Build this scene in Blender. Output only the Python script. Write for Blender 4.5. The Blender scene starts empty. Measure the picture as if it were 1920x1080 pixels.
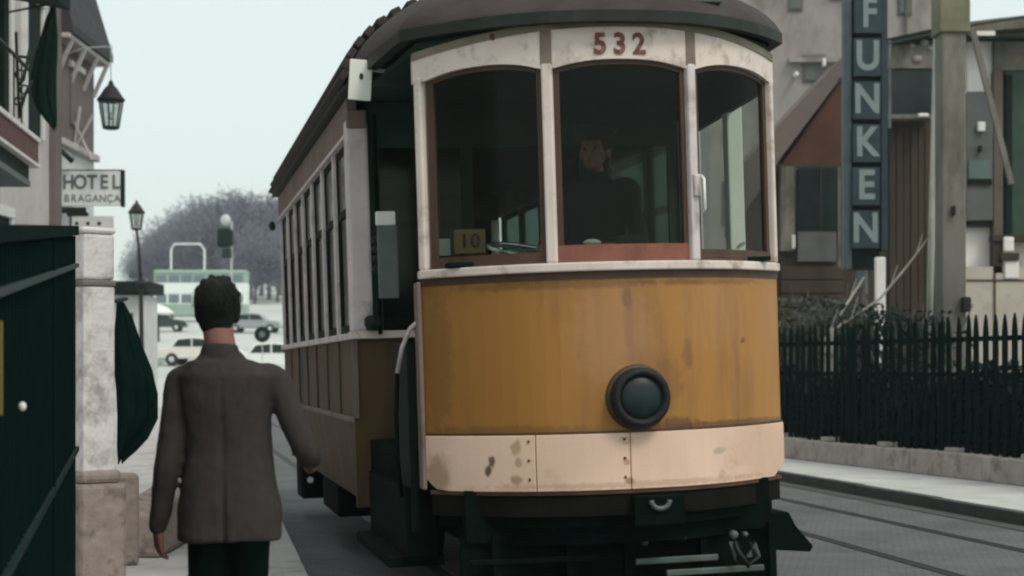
import bpy, bmesh, math, random
from mathutils import Vector, Matrix
from math import sin, cos, pi, radians, sqrt

sc = bpy.context.scene
COL = sc.collection
# ------------------------------------------------------------------ camera
F = 3300.0; EYE = 1.45; HOR = 690.0
cam_d = bpy.data.cameras.new('camera'); cam = bpy.data.objects.new('camera', cam_d); COL.objects.link(cam)
cam_d.sensor_width = 36.0; cam_d.lens = F / 1920 * 36.0
cam_d.shift_y = (HOR - 540) / 1920
cam.location = (0, 0, EYE); cam.rotation_euler = (radians(90), 0, 0)
cam_d.clip_end = 3000; cam_d.clip_start = 0.1
cam_d.dof.use_dof = True; cam_d.dof.focus_distance = 10.5; cam_d.dof.aperture_fstop = 3.2
sc.camera = cam
# ------------------------------------------------------------------ world
world = bpy.data.worlds.new('World'); sc.world = world; world.use_nodes = True
wn = world.node_tree.nodes; wl = world.node_tree.links
for n in list(wn): wn.remove(n)
wo = wn.new('ShaderNodeOutputWorld'); bg1 = wn.new('ShaderNodeBackground'); bg2 = wn.new('ShaderNodeBackground'); add = wn.new('ShaderNodeAddShader')
sky = wn.new('ShaderNodeTexSky'); sky.sky_type = 'NISHITA'; sky.sun_disc = False
SUN_EL, SUN_AZ = radians(52), radians(140)      # azimuth measured from +Y towards +X
sky.sun_elevation = SUN_EL; sky.sun_rotation = SUN_AZ
sky.air_density = 1.0; sky.dust_density = 4.0
bg1.inputs[1].default_value = 0.05
# an even, thin overcast over the sky
bg2.inputs[0].default_value = (0.88, 0.97, 0.905, 1); bg2.inputs[1].default_value = 0.80
wl.new(sky.outputs[0], bg1.inputs[0]); wl.new(bg1.outputs[0], add.inputs[0]); wl.new(bg2.outputs[0], add.inputs[1]); wl.new(add.outputs[0], wo.inputs[0])
sun_d = bpy.data.lights.new('sun', 'SUN'); sun = bpy.data.objects.new('sun', sun_d); COL.objects.link(sun)
sun_d.energy = 1.3; sun_d.angle = radians(14); sun_d.color = (1, .90, .77)
sd = Vector((sin(SUN_AZ) * cos(SUN_EL), cos(SUN_AZ) * cos(SUN_EL), sin(SUN_EL)))
sun.rotation_euler = (-sd).to_track_quat('-Z', 'Y').to_euler()
sc.view_settings.view_transform = 'Standard'; sc.view_settings.look = 'None'
sc.view_settings.exposure = 0.0; sc.view_settings.gamma = 1.0; sc.view_settings.use_curve_mapping = False
sc.cycles.filter_width = 2.2
sc.cycles.max_bounces = 6; sc.cycles.volume_bounces = 0; sc.cycles.transparent_max_bounces = 16
R = random.Random(7)

def W(px, py, Y):
    return Vector(((px - 960) / F * Y, Y, EYE + (HOR - py) / F * Y))
def ground_z(y):
    return 0.0 if y < 60 else 0.06 * (min(y, 330) - 60)

# ------------------------------------------------------------------ materials
MATS = {}
def mat(name, col, rough=.7, var=.12, scale=3.0, dirt=None, dirt_amt=0.0, dirt_scale=2.0, bump=.0, bump_scale=40., metal=0., stretch=None, spec=.25, dirt_lo=.52, coat=0., bdist=.01):
    if name in MATS: return MATS[name]
    m = bpy.data.materials.new(name); m.use_nodes = True; MATS[name] = m
    N = m.node_tree.nodes; L = m.node_tree.links
    b = N['Principled BSDF']; b.inputs['Roughness'].default_value = rough; b.inputs['Metallic'].default_value = metal
    b.inputs['Specular IOR Level'].default_value = spec; b.inputs['Coat Weight'].default_value = coat
    tc = N.new('ShaderNodeTexCoord'); mp = N.new('ShaderNodeMapping'); L.new(tc.outputs['Object'], mp.inputs[0])
    if stretch: mp.inputs['Scale'].default_value = stretch
    n1 = N.new('ShaderNodeTexNoise'); n1.inputs['Scale'].default_value = scale; n1.inputs['Detail'].default_value = 6; L.new(mp.outputs[0], n1.inputs[0])
    r1 = N.new('ShaderNodeMapRange'); r1.inputs[1].default_value = .3; r1.inputs[2].default_value = .7
    r1.inputs[3].default_value = 1 - var; r1.inputs[4].default_value = 1 + var; L.new(n1.outputs[0], r1.inputs[0])
    mul = N.new('ShaderNodeVectorMath'); mul.operation = 'SCALE'; mul.inputs[0].default_value = col; L.new(r1.outputs[0], mul.inputs['Scale'])
    out = mul.outputs[0]
    if dirt:
        n2 = N.new('ShaderNodeTexNoise'); n2.inputs['Scale'].default_value = dirt_scale; n2.inputs['Detail'].default_value = 9; n2.inputs['Roughness'].default_value = .65
        L.new(mp.outputs[0], n2.inputs[0])
        r2 = N.new('ShaderNodeMapRange'); r2.inputs[1].default_value = dirt_lo; r2.inputs[2].default_value = dirt_lo + .16; r2.inputs[3].default_value = 0; r2.inputs[4].default_value = dirt_amt
        L.new(n2.outputs[0], r2.inputs[0])
        mx = N.new('ShaderNodeMix'); mx.data_type = 'RGBA'; L.new(r2.outputs[0], mx.inputs[0]); L.new(out, mx.inputs[6]); mx.inputs[7].default_value = (*dirt, 1); out = mx.outputs[2]
    L.new(out, b.inputs['Base Color'])
    if bump:
        n3 = N.new('ShaderNodeTexNoise'); n3.inputs['Scale'].default_value = bump_scale; n3.inputs['Detail'].default_value = 5; L.new(mp.outputs[0], n3.inputs[0])
        bp = N.new('ShaderNodeBump'); bp.inputs['Strength'].default_value = bump; bp.inputs['Distance'].default_value = bdist; L.new(n3.outputs[0], bp.inputs['Height']); L.new(bp.outputs[0], b.inputs['Normal'])
    return m
def glass_mat(name, tint=(.8, .88, .86), refl=1.0, rough=.03, dust=0.0):
    if name in MATS: return MATS[name]
    m = bpy.data.materials.new(name); m.use_nodes = True; MATS[name] = m
    N = m.node_tree.nodes; L = m.node_tree.links; N.remove(N['Principled BSDF'])
    t = N.new('ShaderNodeBsdfTransparent'); t.inputs[0].default_value = (*tint, 1)
    g = N.new('ShaderNodeBsdfGlossy'); g.inputs['Roughness'].default_value = rough; g.inputs['Color'].default_value = (refl, refl, refl, 1)
    lw_ = N.new('ShaderNodeLayerWeight'); pw = N.new('ShaderNodeMath'); pw.operation = 'POWER'; pw.inputs[1].default_value = 5; L.new(lw_.outputs['Facing'], pw.inputs[0])
    fr = N.new('ShaderNodeMath'); fr.operation = 'MULTIPLY_ADD'; fr.inputs[1].default_value = .9; fr.inputs[2].default_value = .04; L.new(pw.outputs[0], fr.inputs[0])
    mx = N.new('ShaderNodeMixShader'); L.new(fr.outputs[0], mx.inputs[0]); L.new(t.outputs[0], mx.inputs[1]); L.new(g.outputs[0], mx.inputs[2])
    out = mx.outputs[0]
    if dust:
        d = N.new('ShaderNodeBsdfDiffuse'); d.inputs[0].default_value = (.35, .37, .33, 1)
        tc = N.new('ShaderNodeTexCoord'); n = N.new('ShaderNodeTexNoise'); n.inputs['Scale'].default_value = 2.5; n.inputs['Detail'].default_value = 5; L.new(tc.outputs['Object'], n.inputs[0])
        r = N.new('ShaderNodeMapRange'); r.inputs[1].default_value = .35; r.inputs[2].default_value = .75; r.inputs[3].default_value = 0; r.inputs[4].default_value = dust; L.new(n.outputs[0], r.inputs[0])
        m2 = N.new('ShaderNodeMixShader'); L.new(r.outputs[0], m2.inputs[0]); L.new(out, m2.inputs[1]); L.new(d.outputs[0], m2.inputs[2]); out = m2.outputs[0]
    L.new(out, N['Material Output'].inputs[0])
    return m

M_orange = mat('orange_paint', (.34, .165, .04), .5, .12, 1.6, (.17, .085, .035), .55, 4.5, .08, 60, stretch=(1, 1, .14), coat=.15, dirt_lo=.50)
M_orange_side = mat('worn_shaded_orange_paint', (.085, .050, .020), .62, .2, 2.0, (.022, .030, .020), .85, 2.2, .1, 40, stretch=(1, 1, .3), dirt_lo=.46)  # worn and grimy orange, darkened further for the shade on the side
M_cream = mat('pale_pink_cream_paint', (.72, .53, .41), .5, .09, 2.5, (.46, .29, .18), .6, 3.2, .08, 50, dirt_lo=.56)
M_white = mat('dirty_white_paint', (.66, .58, .53), .55, .1, 4, (.24, .17, .12), .7, 6.5, .1, 50, dirt_lo=.53)
M_post = mat('grey_white_post_paint', (.60, .55, .55), .6, .1, 4, (.22, .18, .16), .6, 5, .1, 50)
M_letterb = mat('faded_brown_board_paint', (.19, .145, .125), .7, .15, 3, (.08, .06, .05), .6, 4)
M_brown = mat('varnished_brown_wood', (.075, .045, .03), .5, .2, 8, (.05, .03, .02), .5, 5, stretch=(1, 1, .2))
M_red = mat('red_brown_wood', (.22, .085, .06), .5, .15, 8, (.09, .05, .03), .5, 6)
M_roof = mat('grey_canvas_roof', (.050, .040, .040), .85, .2, 5, (.03, .045, .04), .6, 2.5, .3, 60)
M_rim = mat('dark_green_roof_rim', (.016, .022, .019), .6, .2, 5, (.04, .035, .03), .4, 4)
M_dkgreen = mat('very_dark_green_paint', (.005, .014, .012), .75, .2, 3, (.01, .02, .018), .5, 3, .05, 30, spec=.12)
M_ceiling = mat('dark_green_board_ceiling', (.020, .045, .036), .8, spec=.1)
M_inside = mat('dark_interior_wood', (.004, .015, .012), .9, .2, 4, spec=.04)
M_chassis = mat('black_greasy_chassis', (.0018, .0068, .0054), .85, .3, 5, (.007, .011, .009), .5, 6, spec=.05)
M_steel = mat('worn_grey_steel', (.085, .115, .105), .5, .2, 8, (.06, .07, .06), .7, 9, metal=.2)
M_bright = mat('polished_metal', (.62, .64, .6), .25, .1, 8, metal=.9)
M_rust = mat('rust_brown_edge', (.10, .05, .03), .7, .3, 9)
M_black = mat('black_rubber', (.012, .014, .014), .6)
M_glass = glass_mat('dusty_window_glass', (.77, .82, .79), .14, .08, .004)
M_glass_s = glass_mat('dark_dirty_saloon_glass', (.42, .52, .49), .5, .1, .03)
M_lens = mat('dark_lamp_glass', (.009, .022, .022), .4, .3, 14, spec=.3)
M_plate = mat('white_enamel', (.78, .80, .74), .4, .05)
M_ink = mat('dark_ink', (.03, .025, .02), .6)
M_redink = mat('red_brown_numerals', (.15, .050, .042), .7, .3, 14, (.36, .26, .22), .6, 22)
M_asph = mat('grey_stone_road', (.125, .13, .135), .8, .16, 1.4, (.068, .072, .075), .6, .8, .5, 55)
_N = M_asph.node_tree.nodes; _L = M_asph.node_tree.links; _b = _N['Principled BSDF']
_tc = _N.new('ShaderNodeTexCoord'); _br = _N.new('ShaderNodeTexBrick'); _br.inputs['Scale'].default_value = 4.2; _br.inputs['Mortar Size'].default_value = .022; _br.inputs['Mortar Smooth'].default_value = .6
_br.inputs['Color1'].default_value = (1,1,1,1); _br.inputs['Color2'].default_value = (.80,.80,.80,1); _br.inputs['Mortar'].default_value = (.50,.50,.50,1)
_mp = _N.new('ShaderNodeMapping'); _mp.inputs['Rotation'].default_value = (0,0,radians(11.3)); _L.new(_tc.outputs['Object'], _mp.inputs[0]); _L.new(_mp.outputs[0], _br.inputs[0])
_mx = _N.new('ShaderNodeMix'); _mx.data_type = 'RGBA'; _mx.blend_type = 'MULTIPLY'; _mx.inputs[0].default_value = 1; _L.new(_b.inputs['Base Color'].links[0].from_socket, _mx.inputs[6]); _L.new(_br.outputs[0], _mx.inputs[7]); _L.new(_mx.outputs[2], _b.inputs['Base Color'])
M_pave = mat('pale_limestone_pavement', (.50, .50, .49), .8, .10, 1.5, (.30, .29, .28), .6, 1.3, .5, 70)
M_pave_l = mat('worn_left_pavement', (.44, .43, .43), .8, .12, 2, (.22, .21, .21), .7, 1.5, .5, 60)
M_kerb = mat('grey_kerb_stone', (.07, .07, .066), .85, .15, 4, (.04, .05, .048), .6, 2, .3, 40)
M_stone = mat('weathered_pink_stone', (.40, .35, .325), .85, .16, 4, (.16, .13, .12), .75, 3.5, .6, 35)
M_pillar = mat('whitewashed_stone', (.66, .64, .64), .85, .1, 5, (.27, .24, .235), .8, 4.5, .7, 30, dirt_lo=.48)
M_rubble = mat('rough_brown_stone', (.27, .23, .21), .9, .2, 7, (.11, .09, .08), .8, 6, .9, 22)
M_fence = mat('dark_green_iron', (.0016, .0115, .0095), .85, .2, 6, (.004, .015, .012), .4, 4, spec=.03)
M_fence_r = mat('dark_green_rail_paint', (.03, .055, .048), .5, .2, 6)
M_square = mat('pale_square_paving', (.50, .53, .515), .8, .08, .2, (.30, .33, .32), .6, .10)
M_lawn = mat('dull_green_lawn', (.20, .27, .22), .9, .15, 2)
M_land = mat('grey_earth', (.16, .17, .15), .9, .15, .2)
M_suit = mat('grey_brown_wool', (.044, .038, .036), .95, .10, 30, (.024, .027, .026), .7, 4, .35, 5, spec=.06, stretch=(1.3, 1.3, .6), bdist=.05)
M_trouser = mat('black_wool', (.0025, .009, .007), .95, .2, 9, spec=.03)
M_skin = mat('sunburnt_skin', (.21, .098, .074), .6, .1, 9)
M_hair = mat('black_hair', (.005, .007, .006), .7, .3, 60, bump=.9, bump_scale=130)
M_shoe = mat('black_leather', (.015, .013, .012), .4)
M_uniform = mat('dark_uniform_cloth', (.012, .020, .020), .9)

# ------------------------------------------------------------------ mesh helpers
class MB:
    def __init__(s): s.v = []; s.f = []
    def add(s, vs, fs):
        n = len(s.v); s.v += [Vector(v) for v in vs]; s.f += [tuple(i + n for i in f) for f in fs]; return s
    def box(s, x0, x1, y0, y1, z0, z1):
        return s.add([(x0,y0,z0),(x1,y0,z0),(x1,y1,z0),(x0,y1,z0),(x0,y0,z1),(x1,y0,z1),(x1,y1,z1),(x0,y1,z1)],
                     [(0,3,2,1),(4,5,6,7),(0,1,5,4),(1,2,6,5),(2,3,7,6),(3,0,4,7)])
    def bar(s, a, b, w, h, up=(0,0,1)):
        a = Vector(a); b = Vector(b); d = (b - a).normalized(); up = Vector(up)
        r = d.cross(up)
        if r.length < 1e-4: r = d.cross(Vector((1,0,0)))
        r.normalize(); u = r.cross(d).normalized(); r *= w / 2; u *= h / 2
        vs = [p + i * r + j * u for p in (a, b) for i, j in ((-1,-1),(1,-1),(1,1),(-1,1))]
        return s.add(vs, [(0,1,2,3),(7,6,5,4),(0,4,5,1),(1,5,6,2),(2,6,7,3),(3,7,4,0)])
    def tube(s, pts, rad, n=8, cap=True):
        pts = [Vector(p) for p in pts]
        rads = rad if isinstance(rad, (list, tuple)) else [rad] * len(pts)
        base = len(s.v); prev = None
        for i, p in enumerate(pts):
            d = (pts[min(i+1, len(pts)-1)] - pts[max(i-1, 0)]).normalized()
            if prev is None:
                r = d.cross(Vector((0,0,1)))
                if r.length < 1e-3: r = d.cross(Vector((1,0,0)))
            else: r = prev - d * prev.dot(d)
            r.normalize(); prev = r; u = d.cross(r)
            for k in range(n):
                a = 2*pi*k/n; s.v.append(p + (r*cos(a) + u*sin(a)) * rads[i])
        for i in range(len(pts)-1):
            for k in range(n):
                a = base+i*n+k; b = base+i*n+(k+1)%n
                s.f.append((a, b, b+n, a+n))
        if cap:
            s.f.append(tuple(base+k for k in reversed(range(n)))); e = base+(len(pts)-1)*n
            s.f.append(tuple(e+k for k in range(n)))
        return s
    def lathe(s, prof, c=(0,0,0), n=20, axis='z', ex=1., ey=1.):
        c = Vector(c); base = len(s.v)
        for r, h in prof:
            for k in range(n):
                a = 2*pi*k/n; x = r*cos(a)*ex; y = r*sin(a)*ey
                s.v.append(c + (Vector((x, y, h)) if axis == 'z' else Vector((x, h, y)) if axis == 'y' else Vector((h, x, y))))
        for i in range(len(prof)-1):
            for k in range(n):
                a = base+i*n+k; b = base+i*n+(k+1)%n; s.f.append((a, b, b+n, a+n))
        s.f.append(tuple(base+k for k in reversed(range(n)))); e = base+(len(prof)-1)*n; s.f.append(tuple(e+k for k in range(n)))
        return s
    def prism(s, poly, axis, a, b):
        n = len(poly)
        def P(p, t): return {'y': (p[0], t, p[1]), 'z': (p[0], p[1], t), 'x': (t, p[0], p[1])}[axis]
        s.add([P(p, a) for p in poly] + [P(p, b) for p in poly], [tuple(range(n)), tuple(range(2*n-1, n-1, -1))] + [(i, i+n, (i+1)%n+n, (i+1)%n) for i in range(n)])
        return s
    def ell(s, c, r, nu=16, nv=10):
        prof = [(max(sin(pi*i/nv), 1e-3), -cos(pi*i/nv)) for i in range(nv+1)]
        base = len(s.v); s.lathe(prof, (0,0,0), nu)
        for i in range(base, len(s.v)):
            v = s.v[i]; s.v[i] = Vector((v.x*r[0]+c[0], v.y*r[1]+c[1], v.z*r[2]+c[2]))
        return s
    def build(s, name, m, parent=None, smooth=False, bevel=0, loc=None, solid=0):
        me = bpy.data.meshes.new(name); me.from_pydata([tuple(v) for v in s.v], [], s.f); me.validate()
        bm = bmesh.new(); bm.from_mesh(me); bmesh.ops.recalc_face_normals(bm, faces=bm.faces); bm.to_mesh(me); bm.free()
        me.materials.append(m)
        if smooth: me.polygons.foreach_set('use_smooth', [True]*len(me.polygons))
        o = bpy.data.objects.new(name, me); COL.objects.link(o)
        if loc: o.location = loc
        if parent: o.parent = parent
        if solid:
            q = o.modifiers.new('solid', 'SOLIDIFY'); q.thickness = solid; q.offset = 0
        if bevel:
            q = o.modifiers.new('bevel', 'BEVEL'); q.width = bevel; q.segments = 2; q.limit_method = 'ANGLE'
        return o
def box(name, m, parent, x0, x1, y0, y1, z0, z1, bevel=0): return MB().box(x0,x1,y0,y1,z0,z1).build(name, m, parent, bevel=bevel)
def tag(o, label, cat, group=None):
    o['label'] = label; o['category'] = cat
    if group: o['group'] = group
    return o
def empty(name, loc, label, cat, group=None, rot=(0,0,0)):
    o = bpy.data.objects.new(name, None); COL.objects.link(o); o.location = loc; o.rotation_euler = rot
    o.empty_display_size = .2
    return tag(o, label, cat, group)
def struct(o, k='structure'): o['kind'] = k; return o
def copy_tree(o, parent=None):
    c = o.copy(); COL.objects.link(c); c.parent = parent
    for ch in list(o.children): copy_tree(ch, c)
    return c
def letter(ch, size, m, parent, loc, rot=(radians(90), 0, 0), depth=.006, bold=.0, name='letter', sx=1.):
    cu = bpy.data.curves.new('t', 'FONT'); cu.body = ch; cu.size = size; cu.extrude = depth; cu.align_x = 'CENTER'; cu.align_y = 'CENTER'; cu.offset = bold
    t = bpy.data.objects.new('t', cu); COL.objects.link(t)
    bpy.context.view_layer.update()
    me = bpy.data.meshes.new_from_object(t.evaluated_get(bpy.context.evaluated_depsgraph_get()))
    bpy.data.objects.remove(t); bpy.data.curves.remove(cu)
    me.materials.clear(); me.materials.append(m)
    o = bpy.data.objects.new(name, me); COL.objects.link(o); o.parent = parent; o.location = loc; o.rotation_euler = rot; o.scale = (sx, 1, 1)
    return o
def remeshed(mb, name, m, parent, voxel, smooth_it=3, disp=None):
    o = mb.build(name, m, None, smooth=True)
    q = o.modifiers.new('r', 'REMESH'); q.mode = 'VOXEL'; q.voxel_size = voxel; q.use_smooth_shade = True
    if smooth_it:
        q = o.modifiers.new('s', 'SMOOTH'); q.iterations = smooth_it; q.factor = .5
    for (sz, st) in (disp or []):
        tx = bpy.data.textures.new('folds', 'CLOUDS'); tx.noise_scale = sz; tx.noise_depth = 2
        q = o.modifiers.new('d', 'DISPLACE'); q.texture = tx; q.strength = st; q.mid_level = .5
    bpy.context.view_layer.update()
    me = bpy.data.meshes.new_from_object(o.evaluated_get(bpy.context.evaluated_depsgraph_get()))
    old = o.data; o.modifiers.clear(); o.data = me; bpy.data.meshes.remove(old); me.name = name
    me.materials.clear(); me.materials.append(m)
    me.polygons.foreach_set('use_smooth', [True]*len(me.polygons))
    if parent: o.parent = parent
    return o

# ================================================================== GROUND
def strip(name, m, left, right, z, y0=None):
    """left/right: lists of (x,y) of equal length; follows the ground profile"""
    mb = MB(); n = len(left)
    vs = []
    for (a, b) in zip(left, right):
        vs += [(a[0], a[1], ground_z(a[1]) + z), (b[0], b[1], ground_z(b[1]) + z)]
    mb.add(vs, [(2*i, 2*i+1, 2*i+3, 2*i+2) for i in range(n-1)])
    return struct(mb.build(name, m))
ys = [-30, 60, 100, 200, 330, 700]
strip('terrain', M_land, [(-400, y) for y in ys], [(400, y) for y in ys], -.012)
LK = lambda y: (-1.48 - .1724 * (y - 12.3))          # left kerb line
RK = lambda y: (3.51 - .1966 * (y - 22.05))          # right kerb line
RW = lambda y: (4.10 - .2767 * (y - 25.8))           # foot of the right wall
ys = [-20, 0, 20, 40, 60]
strip('road', M_asph, [(LK(y)-.0, y) for y in ys], [(RK(y)+.0, y) for y in ys], 0)
ys = [60, 100, 160, 240, 330]
strip('square_paving', M_square, [(-120, y) for y in ys], [(90, y) for y in ys], .004)
def slab(name, m, left, right, h):
    mb = MB(); n = len(left)
    vs = []
    for a, b in zip(left, right): vs += [(a[0], a[1], -.1), (b[0], b[1], -.1), (b[0], b[1], h), (a[0], a[1], h)]
    fs = [(0,1,2,3)] + [tuple(4*i+j for j in q) for i in range(n-1) for q in ((0,4,5,1),(1,5,6,2),(2,6,7,3),(3,7,4,0))] + [tuple(4*(n-1)+j for j in (3,2,1,0))]
    mb.add(vs, fs); return struct(mb.build(name, m))
ys = [-20, 10, 30, 59.9]
slab('pavement_left', M_pave_l, [(-12, y) for y in ys], [(LK(y)-.16, y) for y in ys], .12)
slab('pavement_right', M_pave, [(RK(y)+.12, y) for y in ys], [(RW(y)+.25, y) for y in ys], .115)
# kerb stones, each a piece of the kerb
def kerb(fn, side, y0, y1, label_owner):
    root = bpy.data.objects.new('kerb', None); COL.objects.link(root); root['kind'] = 'structure'
    y = y0; k = 0
    while y < y1:
        L = R.uniform(.95, 1.15); a = Vector((fn(y), y, 0)); b = Vector((fn(y+L-.012), y+L-.012, 0))
        w = .16 * side if side < 0 else .12
        j = R.uniform(-.004, .004)
        mb = MB(); z1 = .125 + j
        p = [(a.x, a.y), (b.x, b.y), (b.x + w, b.y), (a.x + w, a.y)]
        mb.prism(p, 'z', -.05, z1); mb.build('kerb_stone', M_kerb if side > 0 else M_pave_l, root, bevel=.01)
        y += L; k += 1
    return root
kerb(RK, 1, 12, 45, None)
kerb(LK, -1, 3, 45, None)
# tram rails set in the road
def rail(p, d, off, y0, y1):
    root = bpy.data.objects.new('tram_rail', None); COL.objects.link(root); root['kind'] = 'structure'
    d = Vector((d[0], d[1], 0)).normalized(); nrm = Vector((d.y, -d.x, 0)); p = Vector((p[0], p[1], 0)) + nrm * off
    a = p + d * y0; b = p + d * y1
    MB().bar(a + Vector((0,0,.0)), b + Vector((0,0,.0)), .10, .012).build('rail_groove', M_black, root)
    MB().bar(a + nrm*.045 + Vector((0,0,.002)), b + nrm*.045 + Vector((0,0,.002)), .028, .016).build('rail_head', M_railsteel, root)
M_railsteel = mat('dull_rail_steel', (.07, .07, .068), .55, .2, 8, metal=.3)
TD = (-.196, .98)
for off in (-.45, .45): rail((.5, 9.8), TD, off, -18, 60)
rail((2.46, 15.95), (-.17, .985), 0, -18, 40)
rail((3.04, 19.1), (-.19, .98), 0, -20, 36)
# dark strip painting the gutter shadow along right road edge
struct(MB().bar((RK(13)-.14, 13, .004), (RK(45)-.14, 45, .004), .22, .008).build('gutter', M_kerb))

# ================================================================== TRAM
T = empty('tram', (.56, 9.8, .02), 'orange and white single-deck tram number 532 with three front windows', 'tram', rot=(0, radians(-1.8), radians(11.3)))
FB = .55
def fv(u, W_=1.02, b=FB): return -b * (1 - min(1, abs(u / W_)) ** 2.3)
def fnorm(u):
    e = 1e-3; d = (fv(min(u+e, 1.02)) - fv(max(u-e, -1.02))) / (min(u+e, 1.02) - max(u-e, -1.02)); n = Vector((d, -1, 0)); return n.normalized()
def curved(u0, u1, zlo, zhi, off, th, n=14, name='p', m=None, parent=T, smooth=True, bevel=0):
    """a curved plate along the front; zlo/zhi may be functions of u"""
    zl = zlo if callable(zlo) else (lambda u: zlo); zh = zhi if callable(zhi) else (lambda u: zhi)
    vs = []
    for i in range(n+1):
        u = u0 + (u1-u0)*i/n; nn = fnorm(u); c = Vector((u, fv(u), 0))
        o = c + nn*off; q = c + nn*(off-th)
        vs += [(o.x, o.y, zl(u)), (o.x, o.y, zh(u)), (q.x, q.y, zh(u)), (q.x, q.y, zl(u))]
    fs = [(0,1,2,3)] + [tuple(4*i+j for j in q) for i in range(n) for q in ((0,4,5,1),(1,5,6,2),(2,6,7,3),(3,7,4,0))] + [tuple(4*n+j for j in (3,2,1,0))]
    o = MB().add(vs, fs).build(name, m, parent, bevel=bevel)
    return o
front = curved(-1.02, 1.02, 1.085, 1.905, 0, .035, 28, 'front_panel', M_orange)
# lower cream plates with seams, corner rounded at both ends
def zl_band(u):
    e = 1.035 - abs(u); return .795 + (.10 * (1 - e/.10)**2 if e < .10 else 0)
for (a, b) in ((-1.034, -.50), (-.496, -.02), (-.016, 1.034)):
    curved(max(a, -1.02), min(b, 1.02), zl_band, 1.092, .016, .03, 10, 'apron_plate', M_cream, bevel=.004)
curved(-1.02, 1.02, 1.092, 1.106, .010, .02, 24, 'apron_moulding', M_brown)
curved(-1.0, 1.0, .775, .797, .006, .06, 24, 'apron_edge', M_rust)
curved(-1.02, 1.02, 1.905, 1.945, .006, .04, 24, 'sill_shadow_board', M_brown)
curved(-1.03, 1.03, 1.945, 1.992, .035, .07, 24, 'window_sill', M_white, bevel=.008)
# rivets on the apron seams
rv = MB()
for u in (-.53, -.05):
    for z in (.86, .96, 1.06):
        nn = fnorm(u); c = Vector((u, fv(u), z)) + nn*.018
        MB().ell(c, (.008, .006, .008), 8, 5).build('rivet', M_rust, T)
# chipped paint and stain marks on the apron and front, plus a painted highlight
def chip(u, z, pts, m, off=.0175):
    nn = fnorm(u); t = Vector((-nn.y, nn.x, 0)); c = Vector((u, fv(u), z)) + nn*off
    MB().add([c + t*p[0] + Vector((0,0,p[1])) for p in pts] + [c - nn*.004 + t*p[0] + Vector((0,0,p[1])) for p in pts],
             [tuple(range(len(pts)))]+[tuple(reversed(range(len(pts), 2*len(pts))))] + [(i, (i+1)%len(pts), (i+1)%len(pts)+len(pts), i+len(pts)) for i in range(len(pts))]).build('rust_chip', m, T)
def add_spots(m, spots, noise_sc=22):
    N = m.node_tree.nodes; L = m.node_tree.links; b = N['Principled BSDF']
    tc = N.new('ShaderNodeTexCoord'); sp = N.new('ShaderNodeSeparateXYZ'); L.new(tc.outputs['Object'], sp.inputs[0])
    nz = N.new('ShaderNodeTexNoise'); nz.inputs['Scale'].default_value = noise_sc; nz.inputs['Detail'].default_value = 5; L.new(tc.outputs['Object'], nz.inputs[0])
    def mth(op, a, b_, c=None):
        q = N.new('ShaderNodeMath'); q.operation = op
        for i, v in enumerate((a, b_, c)):
            if v is None: continue
            if isinstance(v, (int, float)): q.inputs[i].default_value = v
            else: L.new(v, q.inputs[i])
        return q.outputs[0]
    for (x, z, rx, rz, amt, colr, ns) in spots:
        dx = mth('DIVIDE', mth('SUBTRACT', sp.outputs[0], x), rx); dz = mth('DIVIDE', mth('SUBTRACT', sp.outputs[2], z), rz)
        d = mth('SQRT', mth('ADD', mth('MULTIPLY', dx, dx), mth('MULTIPLY', dz, dz)), 0)
        d = mth('ADD', d, mth('MULTIPLY', mth('SUBTRACT', nz.outputs[0], .5), ns))
        mr = N.new('ShaderNodeMapRange'); mr.interpolation_type = 'SMOOTHSTEP'; mr.inputs[1].default_value = 1.15; mr.inputs[2].default_value = .45; mr.inputs[3].default_value = 0; mr.inputs[4].default_value = amt; L.new(d, mr.inputs[0])
        mx = N.new('ShaderNodeMix'); mx.data_type = 'RGBA'; src = b.inputs['Base Color'].links[0].from_socket
        L.new(mr.outputs[0], mx.inputs[0]); L.new(src, mx.inputs[6]); mx.inputs[7].default_value = (*colr, 1); L.new(mx.outputs[2], b.inputs['Base Color'])
DB = (.07, .035, .02); SHEEN = (.42, .24, .13)  # dark brown stain colour; the pinkish one paints in a gloss highlight
add_spots(M_orange, [(-.01, 1.79, .035, .07, .75, DB, 1.4), (.0, 1.66, .03, .20, .35, DB, 1.8), (.03, 1.46, .10, .10, .30, DB, 1.8), (-.08, 1.62, .26, .34, .40, SHEEN, .8), (.26, 1.12, .16, .05, .6, DB, 1.5),
    (.62, 1.115, .5, .022, .6, DB, 1.2), (.33, 1.50, .035, .10, .35, DB, 1.4), (.70, 1.56, .022, .02, .7, DB, 1.2), (-.6, 1.12, .5, .03, .35, DB, 1.6), (.2, 1.35, .10, .16, .28, DB, 1.4), (.50, 1.72, .24, .26, .22, SHEEN, 1.), (-.95, 1.5, .08, .5, .35, DB, 1.2), (-.3, 1.88, .7, .03, .4, DB, 1.4), (.45, 1.88, .5, .02, .4, DB, 1.6)])
CB = (.30, .17, .10)
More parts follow.
